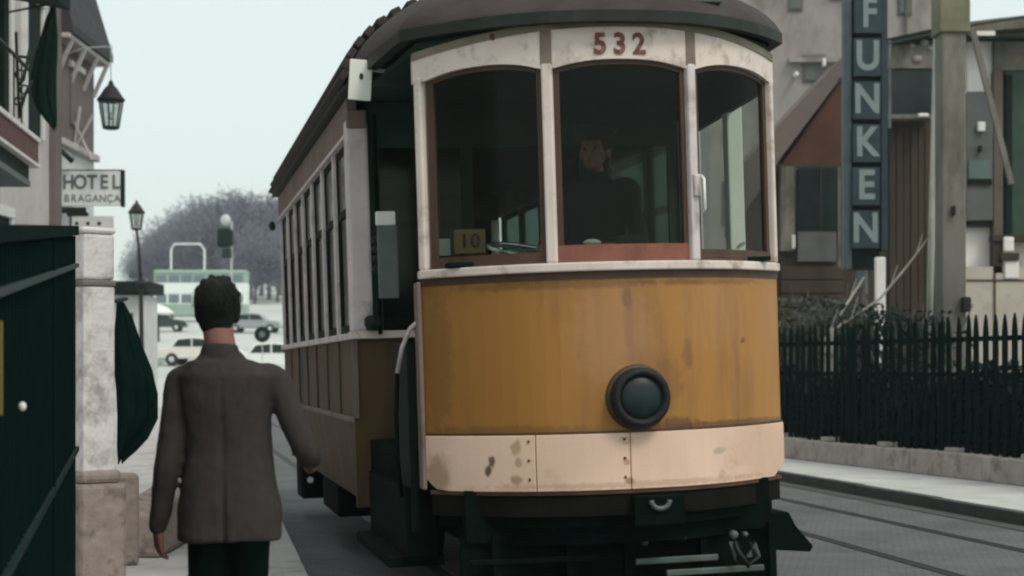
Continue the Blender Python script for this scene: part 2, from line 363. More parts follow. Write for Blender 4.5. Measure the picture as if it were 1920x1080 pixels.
add_spots(M_cream, [(-.735, .905, .020, .038, .9, (.08,.04,.02), 1.3), (-.715, .955, .018, .030, .85, (.08,.04,.02), 1.2), (-.60, .86, .03, .03, .7, CB, 1.6), (-.60, 1.03, .03, .05, .6, CB, 1.6), (-.59, .95, .02, .03, .6, CB, 1.5), (-.03, .84, .035, .022, .8, CB, 1.5), (-.04, .94, .02, .022, .6, CB, 1.3), (-.04, 1.05, .04, .03, .4, CB, 1.6),
    (.50, .97, .05, .02, .5, (.30,.24,.19), 1.8), (.52, .85, .03, .03, .4, (.30,.24,.19), 1.8), (-.97, .88, .07, .14, .6, (.20,.13,.05), .8), (.85, .95, .3, .25, .35, (.50,.31,.18), 1.0), (.1, .82, .9, .02, .35, CB, 1.6)], 26)
# window posts and header
posts = (-1.0, -.39, .39, 1.0)
for i, u in enumerate(posts):
    w = (.052, .060, .054, .036)[i]
    nn = fnorm(u if abs(u) < .99 else .97*u)
    t = Vector((-nn.y, nn.x, 0)); c = Vector((u, fv(u), 0)) + nn*.008
    poly = [c - t*w/2 + nn*.012, c + t*w/2 + nn*.012, c + t*w/2 - nn*.06, c - t*w/2 - nn*.06]
    MB().prism([(p.x, p.y) for p in poly], 'z', 1.992, 3.04).build('window_post', M_white if i != 2 else M_post, T, bevel=.012)
bays = ((-1.0+.026, -.39-.030), (-.39+.030, .39-.027), (.39+.027, 1.0-.018))
def arch(u):
    for a, b in bays:
        if a - .05 <= u <= b + .05:
            t = (u - (a+b)/2) / ((b-a)/2); return 3.055 - .045 * min(1, abs(t))**2.4
    return 3.01
curved(-1.03, 1.03, arch, lambda u: 3.245 - .085*abs(u)**2, .012, .05, 60, 'header_board', M_white)
curved(-1.03, 1.03, lambda u: 3.222 - .085*abs(u)**2, lambda u: 3.262 - .085*abs(u)**2, .020, .05, 24, 'header_moulding', mat('khaki_moulding', (.19,.17,.12), .7, .15, 6, (.06,.06,.04), .6, 5))
for u in (-.39, .39): curved(u-.028, u+.028, 3.03, 3.215, .016, .009, 3, 'header_strap', M_letterb)
MB().ell((-.65, fv(-.65)-.02, 3.20), (.016, .012, .02), 8, 6).build('header_hook', M_rust, T)
for ch, u in (('5', -.115), ('3', -.01), ('2', .095)):
    letter(ch, .152, M_redink, T, (u + .0, fv(u) - .014, 3.128), bold=.004, name='numeral', sx=.95)
# window frames and glass
for bi, (a, b) in enumerate(bays):
    mw = M_red if bi == 1 else M_brown
    fr = curved(a, b, 1.994, 2.055 if bi != 1 else 2.085, -.012, .03, 10, 'frame_bottom', mw, None)
    fr.name = 'window_frame'; fr.parent = T
    for (s0, s1) in ((a, a+.030), (b-.026, b)):
        q = curved(s0, s1, 2.0, lambda u: arch(u) - .0, -.014, .028, 2, 'stile', M_brown, fr)
    curved(a+.03, b-.03, lambda u: arch(u)-.026, lambda u: arch(u)-.004, -.015, .026, 12, 'top_rail', M_brown, fr)
    curved(a+.02, b-.02, 2.03, lambda u: arch(u)-.02, -.026, .004, 10, 'pane', M_glass, fr)
# worn white handle on the right-hand post
MB().tube([(.43, -.52, 2.44), (.43, -.56, 2.42), (.43, -.565, 2.26), (.43, -.52, 2.24)], .008).build('grab_handle', M_plate, T, smooth=True)
MB().box(.385, .425, -.53, -.50, 2.33, 2.45).build('handle_plate', M_white, T, bevel=.01)
# headlamp
HU, HZ = .034, 1.275
hy = fv(HU) - .0
hl = MB().lathe([(.150,.0),(.158,-.03),(.158,-.075),(.150,-.095),(.128,-.100),(.118,-.088),(.112,-.07)], (HU, hy, HZ), 36, 'y').build('headlamp', M_black, T, smooth=True)
MB().lathe([(.116,-.070),(.105,-.080),(.06,-.092),(.002,-.097)], (HU, hy, HZ), 32, 'y').build('lens', M_lens, hl, smooth=True)
MB().lathe([(.175,.0),(.170,-.018),(.15,-.02)], (HU, hy, HZ), 36, 'y').build('lamp_flange', M_brown, T, smooth=True)
# roof -------------------------------------------------------------
def hw(v):
    if v >= 1.9: return 1.22
    if v >= .0: return 1.085 + (1.22-1.085) * (v/1.9)
    b = FB + .09
    t = max(0, 1 + v / b)            # v=0 ->1, v=-b ->0
    return 1.085 * t ** (1/2.3) if t > 0 else 0
def roofz(u, v):
    h = max(hw(v), 1e-3); Rr = .62
    if v < 1.9: Rr = .62 * (max(0., 1 - ((1.9 - v) / (1.9 + FB + .09)) ** 2.2)) ** .85
    ev = 3.27
    return ev + Rr * max(0, 1 - min(1, abs(u/h)) ** 2.2) ** .55
vs_ = [-(FB+.0899), -.636, -.63, -.615, -.58, -.5, -.4, -.28, -.15, 0, .2, .5, .9, 1.3, 1.7, 1.9, 3, 5, 7, 8.9]
us_ = [sin(pi/2 * i/12) for i in range(-12, 13)]
mb = MB(); vv = []
for v in vs_:
    for s in us_: u = s * hw(v); vv.append((u, v, roofz(u, v)))
nu = len(us_)
mb.add(vv, [(i*nu+j, i*nu+j+1, (i+1)*nu+j+1, (i+1)*nu+j) for i in range(len(vs_)-1) for j in range(nu-1)])
mb.build('roof', M_roof, T, smooth=True, solid=.02)
def rim_path(side):
    pts = [(side*hw(v), v) for v in reversed(vs_) if v <= 9]
    return pts
pth = rim_path(-1) + list(reversed(rim_path(1)))
mb = MB(); n = len(pth); q = []
for i, p in enumerate(pth):
    a = Vector(pth[max(i-1, 0)]); b = Vector(pth[min(i+1, n-1)]); d = (b-a).normalized(); nn = Vector((d.y, -d.x))
    if nn.dot(Vector((p[0], p[1]-3))) < 0: nn = -nn
    z = roofz(hw(p[1])*.9999, p[1]); c = Vector(p)
    o = c + nn*.012; inn = c - nn*.05
    lo = z - .035
    q += [(o.x, o.y, lo), (o.x, o.y, z+.025), (inn.x, inn.y, z+.03), (inn.x, inn.y, lo)]
mb.add(q, [tuple(4*i+j for j in r) for i in range(n-1) for r in ((0,4,5,1),(1,5,6,2),(2,6,7,3),(3,7,4,0))])
mb.build('roof_edge', M_rim, T)
# roof boards on the saloon roof: long battens whose ends stand proud
for k in range(-13, 14):
    s = k / 13.6; u = 1.22 * sin(s*pi/2)
    z0 = roofz(u, 3); nz = Vector((u*.55, 0, 1)).normalized() if abs(s) < .6 else Vector((s*1.2, 0, .7)).normalized()
    base = Vector((u, 0, z0)); c = base + nz*.018
    MB().bar((c.x, 1.55, c.z), (c.x, 8.9, c.z), .07, .05, nz).build('roof_batten', M_roof, T, bevel=.01)
# sign box on the hood
bx = box('roof_sign_box', mat('grey_green_box', (.16,.18,.165), .7, .12, 4), T, -.34, .62, -.42, -.02, 3.385, 3.75, .015)
MB().tube([(1.02, 1.2, 3.3), (1.02, 1.2, 4.6)], .012).build('trolley_rope_pole', M_black, T)
# ceiling and floor
pl = [(u, fv(u)+.03) for u in [-1 + i/10 for i in range(21)]]
MB().prism(pl + [(1.12, 1.95), (-1.12, 1.95)], 'z', 3.20, 3.235).build('platform_ceiling', M_ceiling, T)
MB().prism(pl + [(1.1, 1.95), (-1.1, 1.95)], 'z', .80, 1.0).build('platform_floor', M_chassis, T)
# dark apron interior lining
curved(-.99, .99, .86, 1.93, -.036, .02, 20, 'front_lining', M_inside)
# saloon ----------------------------------------------------------
V0, V1 = 1.95, 8.7
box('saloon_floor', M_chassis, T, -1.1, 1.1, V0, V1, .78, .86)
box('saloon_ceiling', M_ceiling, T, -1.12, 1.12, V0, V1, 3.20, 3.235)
NW = 7; vp = [V0 + .14 + (V1 - V0 - .28) * i / NW for i in range(NW+1)]
for sd_ in (-1, 1):
    X0 = sd_*1.17
    def sb(name, m, a, b, z0, z1, o0, o1, bev=.0):   # o = offset outwards from the wall plane
        xs = sorted((X0 + sd_*o0, X0 + sd_*o1))
        return box(name, m, T, xs[0], xs[1], a, b, z0, z1, bev)
    sb('letter_board', M_letterb, V0, V1, 3.0, 3.225, -.05, .012)
    sb('letter_board_moulding', M_post, V0, V1, 2.975, 3.0, -.05, .028)
    sb('belt_rail', M_post, V0-.02, V1, 1.655, 1.70, -.05, .03, .006)
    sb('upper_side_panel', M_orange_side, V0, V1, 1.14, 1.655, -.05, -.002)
    sb('side_moulding', M_letterb, V0-.01, V1, 1.105, 1.14, -.05, .022, .005)
    for k in range(NW*2):          # matchboarded lower side
        a = V0 + (V1-V0)*k/(NW*2); b = V0 + (V1-V0)*(k+1)/(NW*2) - .012
        z0 = .56 if True else .6
        xs = [(X0 + sd_*.0, 1.105), (X0 - sd_*.045, 1.105), (X0 - sd_*.115, z0), (X0 - sd_*.07, z0)]
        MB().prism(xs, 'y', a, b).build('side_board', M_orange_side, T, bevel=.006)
    sb('side_lining', M_inside, V0, V1, .86, 1.66, -.09, -.06)
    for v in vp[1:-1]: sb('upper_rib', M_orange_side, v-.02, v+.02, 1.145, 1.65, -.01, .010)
    for i, v in enumerate(vp):
        sb('side_window_post', M_post, v-.035, v+.035, 1.70, 2.975, -.05, .012, .004)
    for i in range(NW):
        a, b = vp[i]+.035, vp[i+1]-.035
        fr = sb('side_window', M_dkgreen, a, b, 1.70, 1.76, -.045, -.012)
        for (y0, y1, z0, z1) in ((a, a+.03, 1.76, 2.975), (b-.03, b, 1.76, 2.975), (a+.03, b-.03, 2.50, 2.55), (a+.03, b-.03, 2.93, 2.975)):
            xs = sorted((X0 - sd_*.045, X0 - sd_*.012)); box('sash', M_dkgreen, fr, xs[0], xs[1], y0, y1, z0, z1)
        xs = sorted((X0 - sd_*.032, X0 - sd_*.026))
        box('pane', M_glass_s, fr, xs[0], xs[1], a+.02, b-.02, 1.74, 2.51)
        xs = sorted((X0 - sd_*.026, X0 - sd_*.020))
        box('pane', M_glass_s, fr, xs[0], xs[1], a+.02, b-.02, 2.53, 2.95)
# rear end of the tram
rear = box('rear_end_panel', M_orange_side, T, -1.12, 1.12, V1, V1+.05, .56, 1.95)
box('rear_header', M_letterb, T, -1.12, 1.12, V1, V1+.05, 2.95, 3.22)
for u in (-1.08, -.4, .4, 1.08): box('rear_post', M_post, T, u-.045, u+.045, V1, V1+.05, 1.95, 2.95)
box('rear_light_block', M_inside, T, -1.04, 1.04, V1+.01, V1+.03, 1.95, 2.95)  # added dark panel, keeps daylight from showing through the rear windows
MB().ell((-1.25, V1+.02, 2.93), (.035, .05, .05), 10, 8).build('rear_marker_lamp', M_black, T, smooth=True)
# forward bulkhead
for s in (-1, 1):
    xs = sorted((s*1.20, s*1.055)); cp = box('corner_post', M_post, T, xs[0], xs[1], V0-.06, V0+.08, 1.70, 3.08, .02)
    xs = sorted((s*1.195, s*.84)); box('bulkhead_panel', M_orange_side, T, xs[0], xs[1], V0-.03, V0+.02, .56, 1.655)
    xs = sorted((s*1.215, s*.70)); box('bulkhead_rail', M_white, T, xs[0], xs[1], V0-.075, V0+.02, 1.655, 1.705, .008)
    xs = sorted((s*1.202, s*1.165)); box('corner_strip', M_letterb, T, xs[0], xs[1], V0-.05, V0-.028, 1.14, 1.655)
    xs = sorted((s*1.195, s*1.06)); box('post_capital', M_letterb, T, xs[0], xs[1], V0-.075, V0+.085, 3.02, 3.14, .015)
    xs = sorted((s*.84, s*.36)); box('bulkhead_wainscot', M_inside, T, xs[0], xs[1], V0, V0+.04, .86, 1.66)
    for (a, b) in ((.36, .44), (.98, 1.05)):
        xs = sorted((s*a, s*b)); box('bulkhead_stile', M_ceiling, T, xs[0], xs[1], V0, V0+.04, 1.705, 3.0)
    xs = sorted((s*.44, s*.98)); box('bulkhead_glass', M_glass_s, T, xs[0], xs[1], V0+.015, V0+.021, 1.705, 2.9)
box('bulkhead_header', M_ceiling, T, -1.05, 1.05, V0, V0+.04, 2.9, 3.2)
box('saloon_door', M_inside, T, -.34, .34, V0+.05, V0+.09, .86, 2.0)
# destination plate at the left corner
dp = MB().bar((-1.215, .93, 3.06), (-1.195, .93, 3.30), .135, .02, (0,1,0)).build('corner_route_plate', M_plate, T, bevel=.004)
MB().ell((-1.20, .915, 3.20), (.012, .004, .02), 8, 6).build('plate_mark', M_ink, dp)
MB().bar((-1.15, .95, 3.16), (-.85, .9, 3.14), .02, .02).build('plate_bracket', M_rim, T)
MB().bar((-1.15, .96, 3.25), (-.9, .96, 3.22), .02, .02).build('plate_bracket', M_post, T)
# left entrance
box('rear_view_panel', mat('grey_green_panel', (.13,.16,.15), .5, .15, 5), T, -1.06, -.93, V0-.42, V0-.40, 1.90, 2.36, .01)
box('panel_header', M_plate, T, -1.065, -.94, V0-.43, V0-.39, 2.36, 2.45, .01)
for k in range(4):
    MB().lathe([(.03,0),(.042,.01),(.042,.04),(.03,.05)], (-1.02, V0-.12, 2.08+.062*k), 14).build('brake_spring_coil', M_black, T, smooth=True)
MB().tube([(-1.02, V0-.12, 1.68), (-1.02, V0-.12, 3.1)], .014).build('entrance_pole', M_chassis, T)
MB().lathe([(.001,-.05),(.04,-.045),(.055,-.01),(.055,.03),(.03,.05)], (-1.07, V0-.13, 1.755), 16).build('gong', M_black, T, smooth=True)
hp = [(-1.04, .06, 1.71), (-1.07, .10, 1.68), (-1.11, .15, 1.58), (-1.135, .2, 1.44), (-1.145, .22, 1.2), (-1.145, .22, .95), (-1.13, .22, .75)]
MB().tube(hp[:4], .013, 10).build('entrance_handrail', M_post, T, smooth=True); MB().tube(hp[3:], .012, 10).build('handrail_shaded_run', M_chassis, T, smooth=True)  # one rail: pale upper run paints its highlight, dark lower run its shade
box('dash_return', M_letterb, T, -1.045, -1.02, -.03, .1, .8, 1.93, .008)
box('entrance_door', M_dkgreen, T, -1.09, -1.05, .12, .62, .56, 1.60)
box('step_well', M_chassis, T, -1.12, -.95, .15, 1.85, .42, .80)
box('step_tread', M_chassis, T, -1.22, -.9, .2, 1.8, .36, .42, .01)
# right side of platform: panel, post, rail
MB().prism([(1.0, .0), (1.15, 1.9), (1.11, 1.9), (.97, .02)], 'z', .8, 1.93).build('platform_side_panel', M_orange, T)
MB().prism([(1.065, .93), (1.165, .93), (1.165, 1.03), (1.065, 1.03)], 'z', 1.93, 3.2).build('platform_post', M_plate, T, bevel=.01)
MB().tube([(1.0, .5, 2.14), (1.10, .9, 2.14)], .012).build('brass_rail', M_bright, T)
MB().prism([(1.02, .0), (1.17, 1.9), (1.13, 1.9), (.98, .0)], 'z', 2.98, 3.2).build('platform_side_header', M_ceiling, T)
# controller and driving gear
ct = MB().lathe([(.15,.86),(.15,1.75),(.17,1.80),(.17,1.86),(.05,1.90)], (-.45, .12, 0), 20).build('controller_stand', M_inside, T, smooth=True)
ring = [(-.42+.19*cos(a), .12+.19*sin(a), 2.10+.05*sin(a-.5)) for a in [2*pi*i/28 for i in range(29)]]
MB().tube([(x, y, z) for x, y, z in ring], .014, 8, False).build('brake_wheel', M_bright, T, smooth=True)
MB().tube([(-.42, .12, 1.86), (-.42, .12, 2.1)], .02).build('brake_column', M_steel, T)
for a in (.4, 2.5, 4.6): MB().tube([(-.42, .12, 2.1), (-.42+.19*cos(a), .12+.19*sin(a), 2.10+.05*sin(a-.5))], .009).build('wheel_spoke', M_steel, T)
nb = box('route_card', mat('yellow_brown_card', (.20,.13,.06), .7, .1), T, -.915, -.745, -.10, -.085, 2.075, 2.205)
nb.location = (.07, -.02, 0)
letter('1', .11, M_ink, nb, (-.86, -.105, 2.14), depth=.003, name='numeral'); letter('0', .11, M_ink, nb, (-.80, -.105, 2.14), depth=.003, name='numeral')
box('folded_paper', mat('grey_paper', (.4,.42,.4), .8), T, -.93, -.86, -.07, -.05, 2.07, 2.16)
box('window_ledge', M_inside, T, -.9, .9, -.25, .05, 2.0, 2.02)
MB().ell((-.16, -.44, 2.10), (.05, .03, .02), 10, 6).build('duster', mat('white_rag', (.5,.48,.44), .9), T)
# benches
for k in range(5):
    for s in (-1, 1):
        v = 2.7 + k*1.15
        bn = box('bench_seat', M_inside, T, min(s*.35, s*1.05), max(s*.35, s*1.05), v, v+.42, 1.22, 1.28)
        box('bench_back', M_inside, bn, min(s*.35, s*1.05), max(s*.35, s*1.05), v+.40, v+.44, 1.28, 1.75)
# undercarriage
curved(-.99, .99, .60, .775, -.05, .10, 20, 'buffer_beam', M_chassis)
curved(-.93, .93, .50, .60, -.12, .06, 16, 'lower_beam', M_chassis)
curved(-1.0, 1.0, .66, .772, -.006, .03, 24, 'bumper_band', mat('dark_brown_band', (.009,.009,.007), .85, .3, 5, (.008,.010,.008), .6, 4, spec=.05))
hk = MB().tube([(.12+.05*cos(a), -.625, .735+.045*sin(a)) for a in [pi + pi*i/10 for i in range(11)]], .014).build('coupling_ring', M_steel, T, smooth=True)
box('coupling_pocket', M_chassis, T, -.02, .26, -.61, -.4, .60, .76, .01)
box('underframe', M_chassis, T, -.85, .85, -.25, V1-.1, .52, .80)
for s in (-1, 1):
    box('truck_side_frame', M_chassis, T, min(s*.62, s*.70), max(s*.62, s*.70), 2.9, 6.9, .30, .55)
for v in (3.7, 6.1):
    for s in (-1, 1):
        wl_ = MB().lathe([(.05, s*.50),(.36, s*.50),(.40, s*.47),(.40, s*.40),(.34, s*.39),(.05, s*.39)], (0, v, .40), 28, 'x').build('wheel', M_chassis, T, smooth=False)
        box('axle_box', M_chassis, T, min(s*.70, s*.84), max(s*.70, s*.84), v-.14, v+.14, .28, .54, .02)
    MB().tube([(-.5, v, .4), (.5, v, .4)], .06, 10).build('axle', M_chassis, T)
# side equipment boxes and life tray
box('resistance_box', M_chassis, T, -1.1, -.72, 4.2, 5.5, .30, .56, .02)
box('sand_box', M_chassis, T, -1.14, -.8, 7.3, 7.9, .22, .56, .02)
MB().lathe([(.03,-.01),(.03,.0),(.01,.01)], (-1.06, 7.28, .40), 12, 'y').build('box_knob', M_plate, T)
lg = [(.02, .0), (.86, .0)]
for k, z in enumerate((.385, .315, .245, .175)):
    x0 = (.05, .22, .10, .12)[k]; x1 = (.52, .78, .80, .80)[k]
    MB().bar((x0, -.34, z), (x1, -.32, z), .03, .034).build('lifeguard_slat', M_steel, T, bevel=.006)
for x in (-.7, -.3, .02, .45, .84): box('lifeguard_upright', M_chassis, T, x-.02, x+.02, -.31, -.27, .12, .56)
for k, z in enumerate((.42, .30, .18)):
    MB().bar((-.84, -.30, z), (-.03, -.34, z), .03, .03).build('lifeguard_slat', M_chassis, T, bevel=.006)
box('lifeguard_board', M_chassis, T, -.88, .88, -.22, -.19, .12, .56)
for (x, z, r) in ((.60, .505, .026), (.665, .505, .016), (.10, .49, .018), (.32, .505, .012)):
    MB().lathe([(r, 0), (r, -.03), (r*.6, -.045)], (x, -.34, z), 12, 'y').build('hose_fitting', M_steel, T, smooth=True)
MB().prism([(.57, .47), (.62, .47), (.605, .36)], 'y', -.37, -.34).build('hose_bracket', M_steel, T)
MB().prism([(.67, .38), (.75, .38), (.725, .46)], 'y', -.37, -.34).build('hose_bracket', M_steel, T)
MB().tube([(.60, -.33, .50), (.61, -.40, .42), (.66, -.42, .34), (.72, -.40, .38), (.70, -.33, .45)], .014).build('brake_hose', M_black, T, smooth=True)
MB().prism([(.80, .60), (.98, .60), (1.02, .52), (1.12, .40), (1.10, .37), (.80, .40)], 'y', -.20, .10).build('corner_step_bracket', M_chassis, T, bevel=.01)

# ================================================================== PEOPLE
def lerp(a, b, t): return a + (b-a)*t
def limb(mb, pts, rads, n=14):
    """pts with radii, resampled to a smooth curve, ends closed round"""
    P = [Vector(p) for p in pts]; out = []; rr = []
    for i in range(len(P)-1):
        p0 = P[max(i-1,0)]; p1 = P[i]; p2 = P[i+1]; p3 = P[min(i+2, len(P)-1)]
        for k in range(6):
            t = k/6; t2 = t*t; t3 = t2*t
            out.append(.5*((2*p1) + (-p0+p2)*t + (2*p0-5*p1+4*p2-p3)*t2 + (-p0+3*p1-3*p2+p3)*t3)); rr.append(lerp(rads[i], rads[i+1], t))
    out.append(P[-1]); rr.append(rads[-1])
    mb.tube(out, rr, n)
    mb.ell(out[0], (rr[0],)*3, 12, 8); mb.ell(out[-1], (rr[-1],)*3, 12, 8)
def loft(mb, rings, n=28):
    """rings: (cx, cy, z, rx, ry) closed tube with superelliptic sections"""
    base = len(mb.v)
    for (cx, cy, z, rx, ry) in rings:
        for k in range(n):
            a = 2*pi*k/n; c = cos(a); s = sin(a)
            mb.v.append(Vector((cx + rx*math.copysign(abs(c)**.85, c), cy + ry*math.copysign(abs(s)**.85, s), z)))
    for i in range(len(rings)-1):
        for k in range(n):
            a = base+i*n+k; b = base+i*n+(k+1)%n; mb.f.append((a, b, b+n, a+n))
    mb.f.append(tuple(base+k for k in reversed(range(n)))); e = base+(len(rings)-1)*n; mb.f.append(tuple(e+k for k in range(n)))
def hand(mb, wrist, d, palm_n, side_v, s=1.0, curl=.5):
    """palm + five fingers. d: direction of fingers, palm_n: direction fingers curl to, side_v: thumb side"""
    w = Vector(wrist); d = Vector(d).normalized(); pn = Vector(palm_n); pn = (pn - d*pn.dot(d)).normalized(); sv = d.cross(pn)
    if sv.dot(Vector(side_v)) < 0: sv = -sv
    for t in (-1.2, -.4, .4, 1.2):
        limb(mb, [w + sv*.010*t, w + d*.045*s + sv*.016*t, w + d*.088*s + sv*.0185*t], [.018*s, .016*s, .013*s], 8)
    for t, L in ((1.35, .066), (.45, .075), (-.45, .070), (-1.3, .055)):
        b = w + d*.088*s + sv*.0195*t; L *= s
        a1 = curl*.5; a2 = curl*1.3; a3 = curl*2.0
        d1 = d*cos(a1) + pn*sin(a1); d2 = d*cos(a2) + pn*sin(a2); d3 = d*cos(a3) + pn*sin(a3)
        p1 = b + d1*L*.45; p2 = p1 + d2*L*.32; p3 = p2 + d3*L*.23
        limb(mb, [b, p1, p2, p3], [.0105*s, .0095*s, .0088*s, .0075*s], 8)
    b = w + d*.03*s + sv*.026*s; t1 = (d*.75 + sv*.55 + pn*.35).normalized(); t2 = (d*.9 + sv*.15 + pn*.45).normalized()
    limb(mb, [b, b + t1*.04*s, b + t1*.04*s + t2*.032*s], [.0145*s, .0115*s, .009*s], 8)
def person(loc, J, label, suit, trousers, cap=False, face_rot=0.):
    """J: joint dictionary in local metres, person looks along +y, x to the right"""
    root = empty('person', loc, label, 'person')
    g = lambda k: Vector(J[k])
    # body: one continuous skin
    b = MB(); hd = g('head'); nk = g('neck'); ch = g('chest'); pv = g('pelvis')
    b.ell(hd + Vector((0, -.006, .018)), (.078, .097, .100), 20, 14)          # cranium
    b.ell(hd + Vector((0, .026, -.050)), (.052, .060, .064), 16, 12)          # jaw
    b.ell(hd + Vector((0, .085, -.088)), (.026, .018, .018), 10, 8)          # chin
    limb(b, [hd + Vector((0, .088, .012)), hd + Vector((0, .108, -.028))], [.009, .014], 10)   # nose
    b.ell(hd + Vector((0, .090, -.062)), (.024, .010, .009), 10, 8)          # lips
    for s in (-1, 1):
        b.ell(hd + Vector((s*.080, .0, -.015)), (.010, .020, .032), 10, 8)   # ear
        b.ell(hd + Vector((s*.032, .078, .022)), (.022, .012, .010), 8, 6)   # brow
    limb(b, [hd + Vector((0, -.025, -.06)), nk + Vector((0,-.005,.02)), ch + Vector((0,0,.12))], [J.get('nr', .060), J.get('nr', .061), .064], 16)
    loft(b, [(pv.x, pv.y, pv.z-.06, .13, .10), (pv.x, pv.y, pv.z+.08, .15, .10), (lerp(pv.x, ch.x, .5), lerp(pv.y, ch.y, .5), lerp(pv.z, ch.z, .5), .13, .095), (ch.x, ch.y, ch.z, .165, .11), (ch.x, ch.y, ch.z+.11, .11, .07), (nk.x, nk.y, nk.z-.02, .06, .055)])
    for s in 'LR':
        limb(b, [lerp(g('sh'+s), g('el'+s), .12), g('el'+s), lerp(g('el'+s), g('wr'+s), .7), g('wr'+s)], [.045, .030, .027, .025])
        hand(b, g('wr'+s), J['hd'+s], J['hp'+s], J['ht'+s], .98, J.get('curl'+s, .5))
        limb(b, [g('hip'+s), g('kn'+s), g('an'+s)], [.075, .05, .036])
        limb(b, [g('an'+s), g('an'+s) + Vector((0, .13, -.045))], [.036, .03])
    body = remeshed(b, 'body', M_skin, root, .0065, 2)
    for s in (-1, 1):
        e = MB().ell(hd + Vector((s*.031, .081, .004)), (.012, .010, .009), 10, 8).build('eye', mat('eye_dark', (.05,.04,.035), .3), body, smooth=True)
    # trousers
    t = MB(); loft(t, [(pv.x, pv.y, pv.z-.10, .155, .115), (pv.x, pv.y, pv.z+.10, .155, .11)])
    for s in 'LR':
        hp_, kn, an = g('hip'+s), g('kn'+s), g('an'+s)
        limb(t, [hp_ + Vector((0,0,.02)), lerp(hp_, kn, .5), kn, lerp(kn, an, .5), an + Vector((0,0,.02))], [.092, .082, .070, .066, .068])
    remeshed(t, 'trousers', trousers, root, .011, 3, [(.09, .010)])
    for s in 'LR':
        a = g('an'+s); m_ = MB()
        loft(m_, [(a.x, a.y+.055, a.z-.095, .046, .135), (a.x, a.y+.055, a.z-.06, .046, .130), (a.x, a.y+.02, a.z-.02, .040, .075), (a.x, a.y-.005, a.z+.02, .038, .045)], 18)
        m_.build('shoe', M_shoe, root, smooth=True, bevel=.008)
    # jacket
    j = MB(); hm = J['hem']
    n_ = nk
    rings = [(pv.x+hm[3], pv.y, hm[0], hm[1], hm[2]), (pv.x+hm[3]*.7, pv.y, lerp(hm[0], pv.z, .6), hm[1]*.98, hm[2]*.98),
             (lerp(pv.x, ch.x, .35), pv.y, pv.z+.12, .170, .118), (lerp(pv.x, ch.x, .7), ch.y, lerp(pv.z+.12, ch.z, .5), .172, .118),
             (ch.x, ch.y, ch.z, .185, .130), (ch.x, ch.y-.01, ch.z+.088, .192, .120), (lerp(ch.x, nk.x, .5), ch.y-.012, ch.z+.145, .135, .095), (lerp(ch.x, nk.x, .8), nk.y-.006, nk.z-.045, .105, .080), (nk.x, nk.y-.004, nk.z+.0, .068, .068)]
    loft(j, rings, 32)
    for s in 'LR':
        sh, el, wr = g('sh'+s), g('el'+s), g('wr'+s)
        inw = (Vector((ch.x, ch.y, sh.z)) - sh).normalized()
        limb(j, [sh + inw*.07 + Vector((0,0,.0)), sh, lerp(sh, el, .45), el, lerp(el, wr, .5), lerp(el, wr, 1.0)], [.064, .064, .056, .050, .046, .044], 16)
    jk = remeshed(j, 'jacket', suit, root, .010, 4, [(.22, .024), (.07, .006)])
    bm_ = bmesh.new(); bm_.from_mesh(jk.data)
    cx0 = lerp(pv.x, ch.x, .5)
    for v in bm_.verts:
        if v.co.y < pv.y - .03 and hm[0] < v.co.z < ch.z + .08:
            xs_ = abs(v.co.x - lerp(pv.x + hm[3], ch.x, max(0, min(1, (v.co.z-hm[0])/(ch.z-hm[0])))))
            dpt = .008 + .016 * max(0, min(1, (hm[0] + .26 - v.co.z) / .12))
            if xs_ < .016: v.co.y += dpt * (1 - xs_/.016)
    bm_.to_mesh(jk.data); bm_.free()
    # collar
    c = MB(); N_ = 22
    ringv = []
    for k in range(N_):
        a = 2*pi*k/N_; ringv.append((nk.x + .073*cos(a), nk.y-.006 + .074*sin(a), nk.z + .004 - .022*sin(a)))
    prof = [(.079, -.050), (.077, -.020), (.070, .006), (.066, .016), (.061, .012), (.060, -.02)]
    for (rad, dz) in prof:
        for k in range(N_):
            a = 2*pi*k/N_; c.v.append(Vector((nk.x + rad*cos(a)*1.04, nk.y-.006 + rad*sin(a), nk.z + dz - .008*sin(a))))
    for i in range(len(prof)-1):
        for k in range(N_):
            a = i*N_+k; b_ = i*N_+(k+1)%N_; c.f.append((a, b_, b_+N_, a+N_))
    c.build('collar', suit, root, smooth=True)
    # hair
    h = MB(); RR = random.Random(3)
    h.ell(hd + Vector((0, -.022, .026)), (.090, .104, .094), 20, 14)
    h.ell(hd + Vector((0, -.052, -.042)), (.074, .058, .088), 16, 12)
    for s in (-1, 1):
        if not cap: h.ell(hd + Vector((s*.073, -.012, -.010)), (.020, .045, .06), 12, 8)
    for k in range(90):
        a = RR.uniform(pi*1.0, pi*2.0); el_ = RR.uniform(-.9, 1.3); r = .094
        p = hd + Vector((cos(a)*r*cos(el_)*.95, -.02 + sin(a)*r*cos(el_), .03 + sin(el_)*.095))
        h.ell(p, (RR.uniform(.006,.011),)*3, 8, 6)
    ho = remeshed(h, 'hair', M_hair, root, .006, 3, [(.03, .006)])
    st = MB()
    for k in range(300 if cap else 2200):
        a = RR.uniform(pi*.95, pi*2.05) if k % 4 else RR.uniform(0, 2*pi); el_ = RR.uniform(-.95, 1.45) if k % 4 else RR.uniform(.7, 1.5)
        nrm = Vector((cos(a)*cos(el_), sin(a)*cos(el_), sin(el_)))
        p = hd + Vector((nrm.x*.090, -.024 + nrm.y*.100, .024 + nrm.z*.094 if el_ > -.3 else .024 + nrm.z*.10))
        if el_ < -.2: p.x *= .9
        d_ = (nrm*.5 + Vector((RR.uniform(-.6,.6), RR.uniform(-.3,.1), -1.0))).normalized()*RR.uniform(.018, .036); w_s = d_.cross(nrm).normalized()*.0022
        st.add([p - w_s, p + w_s, p + d_ + nrm*.004], [(0,1,2)])
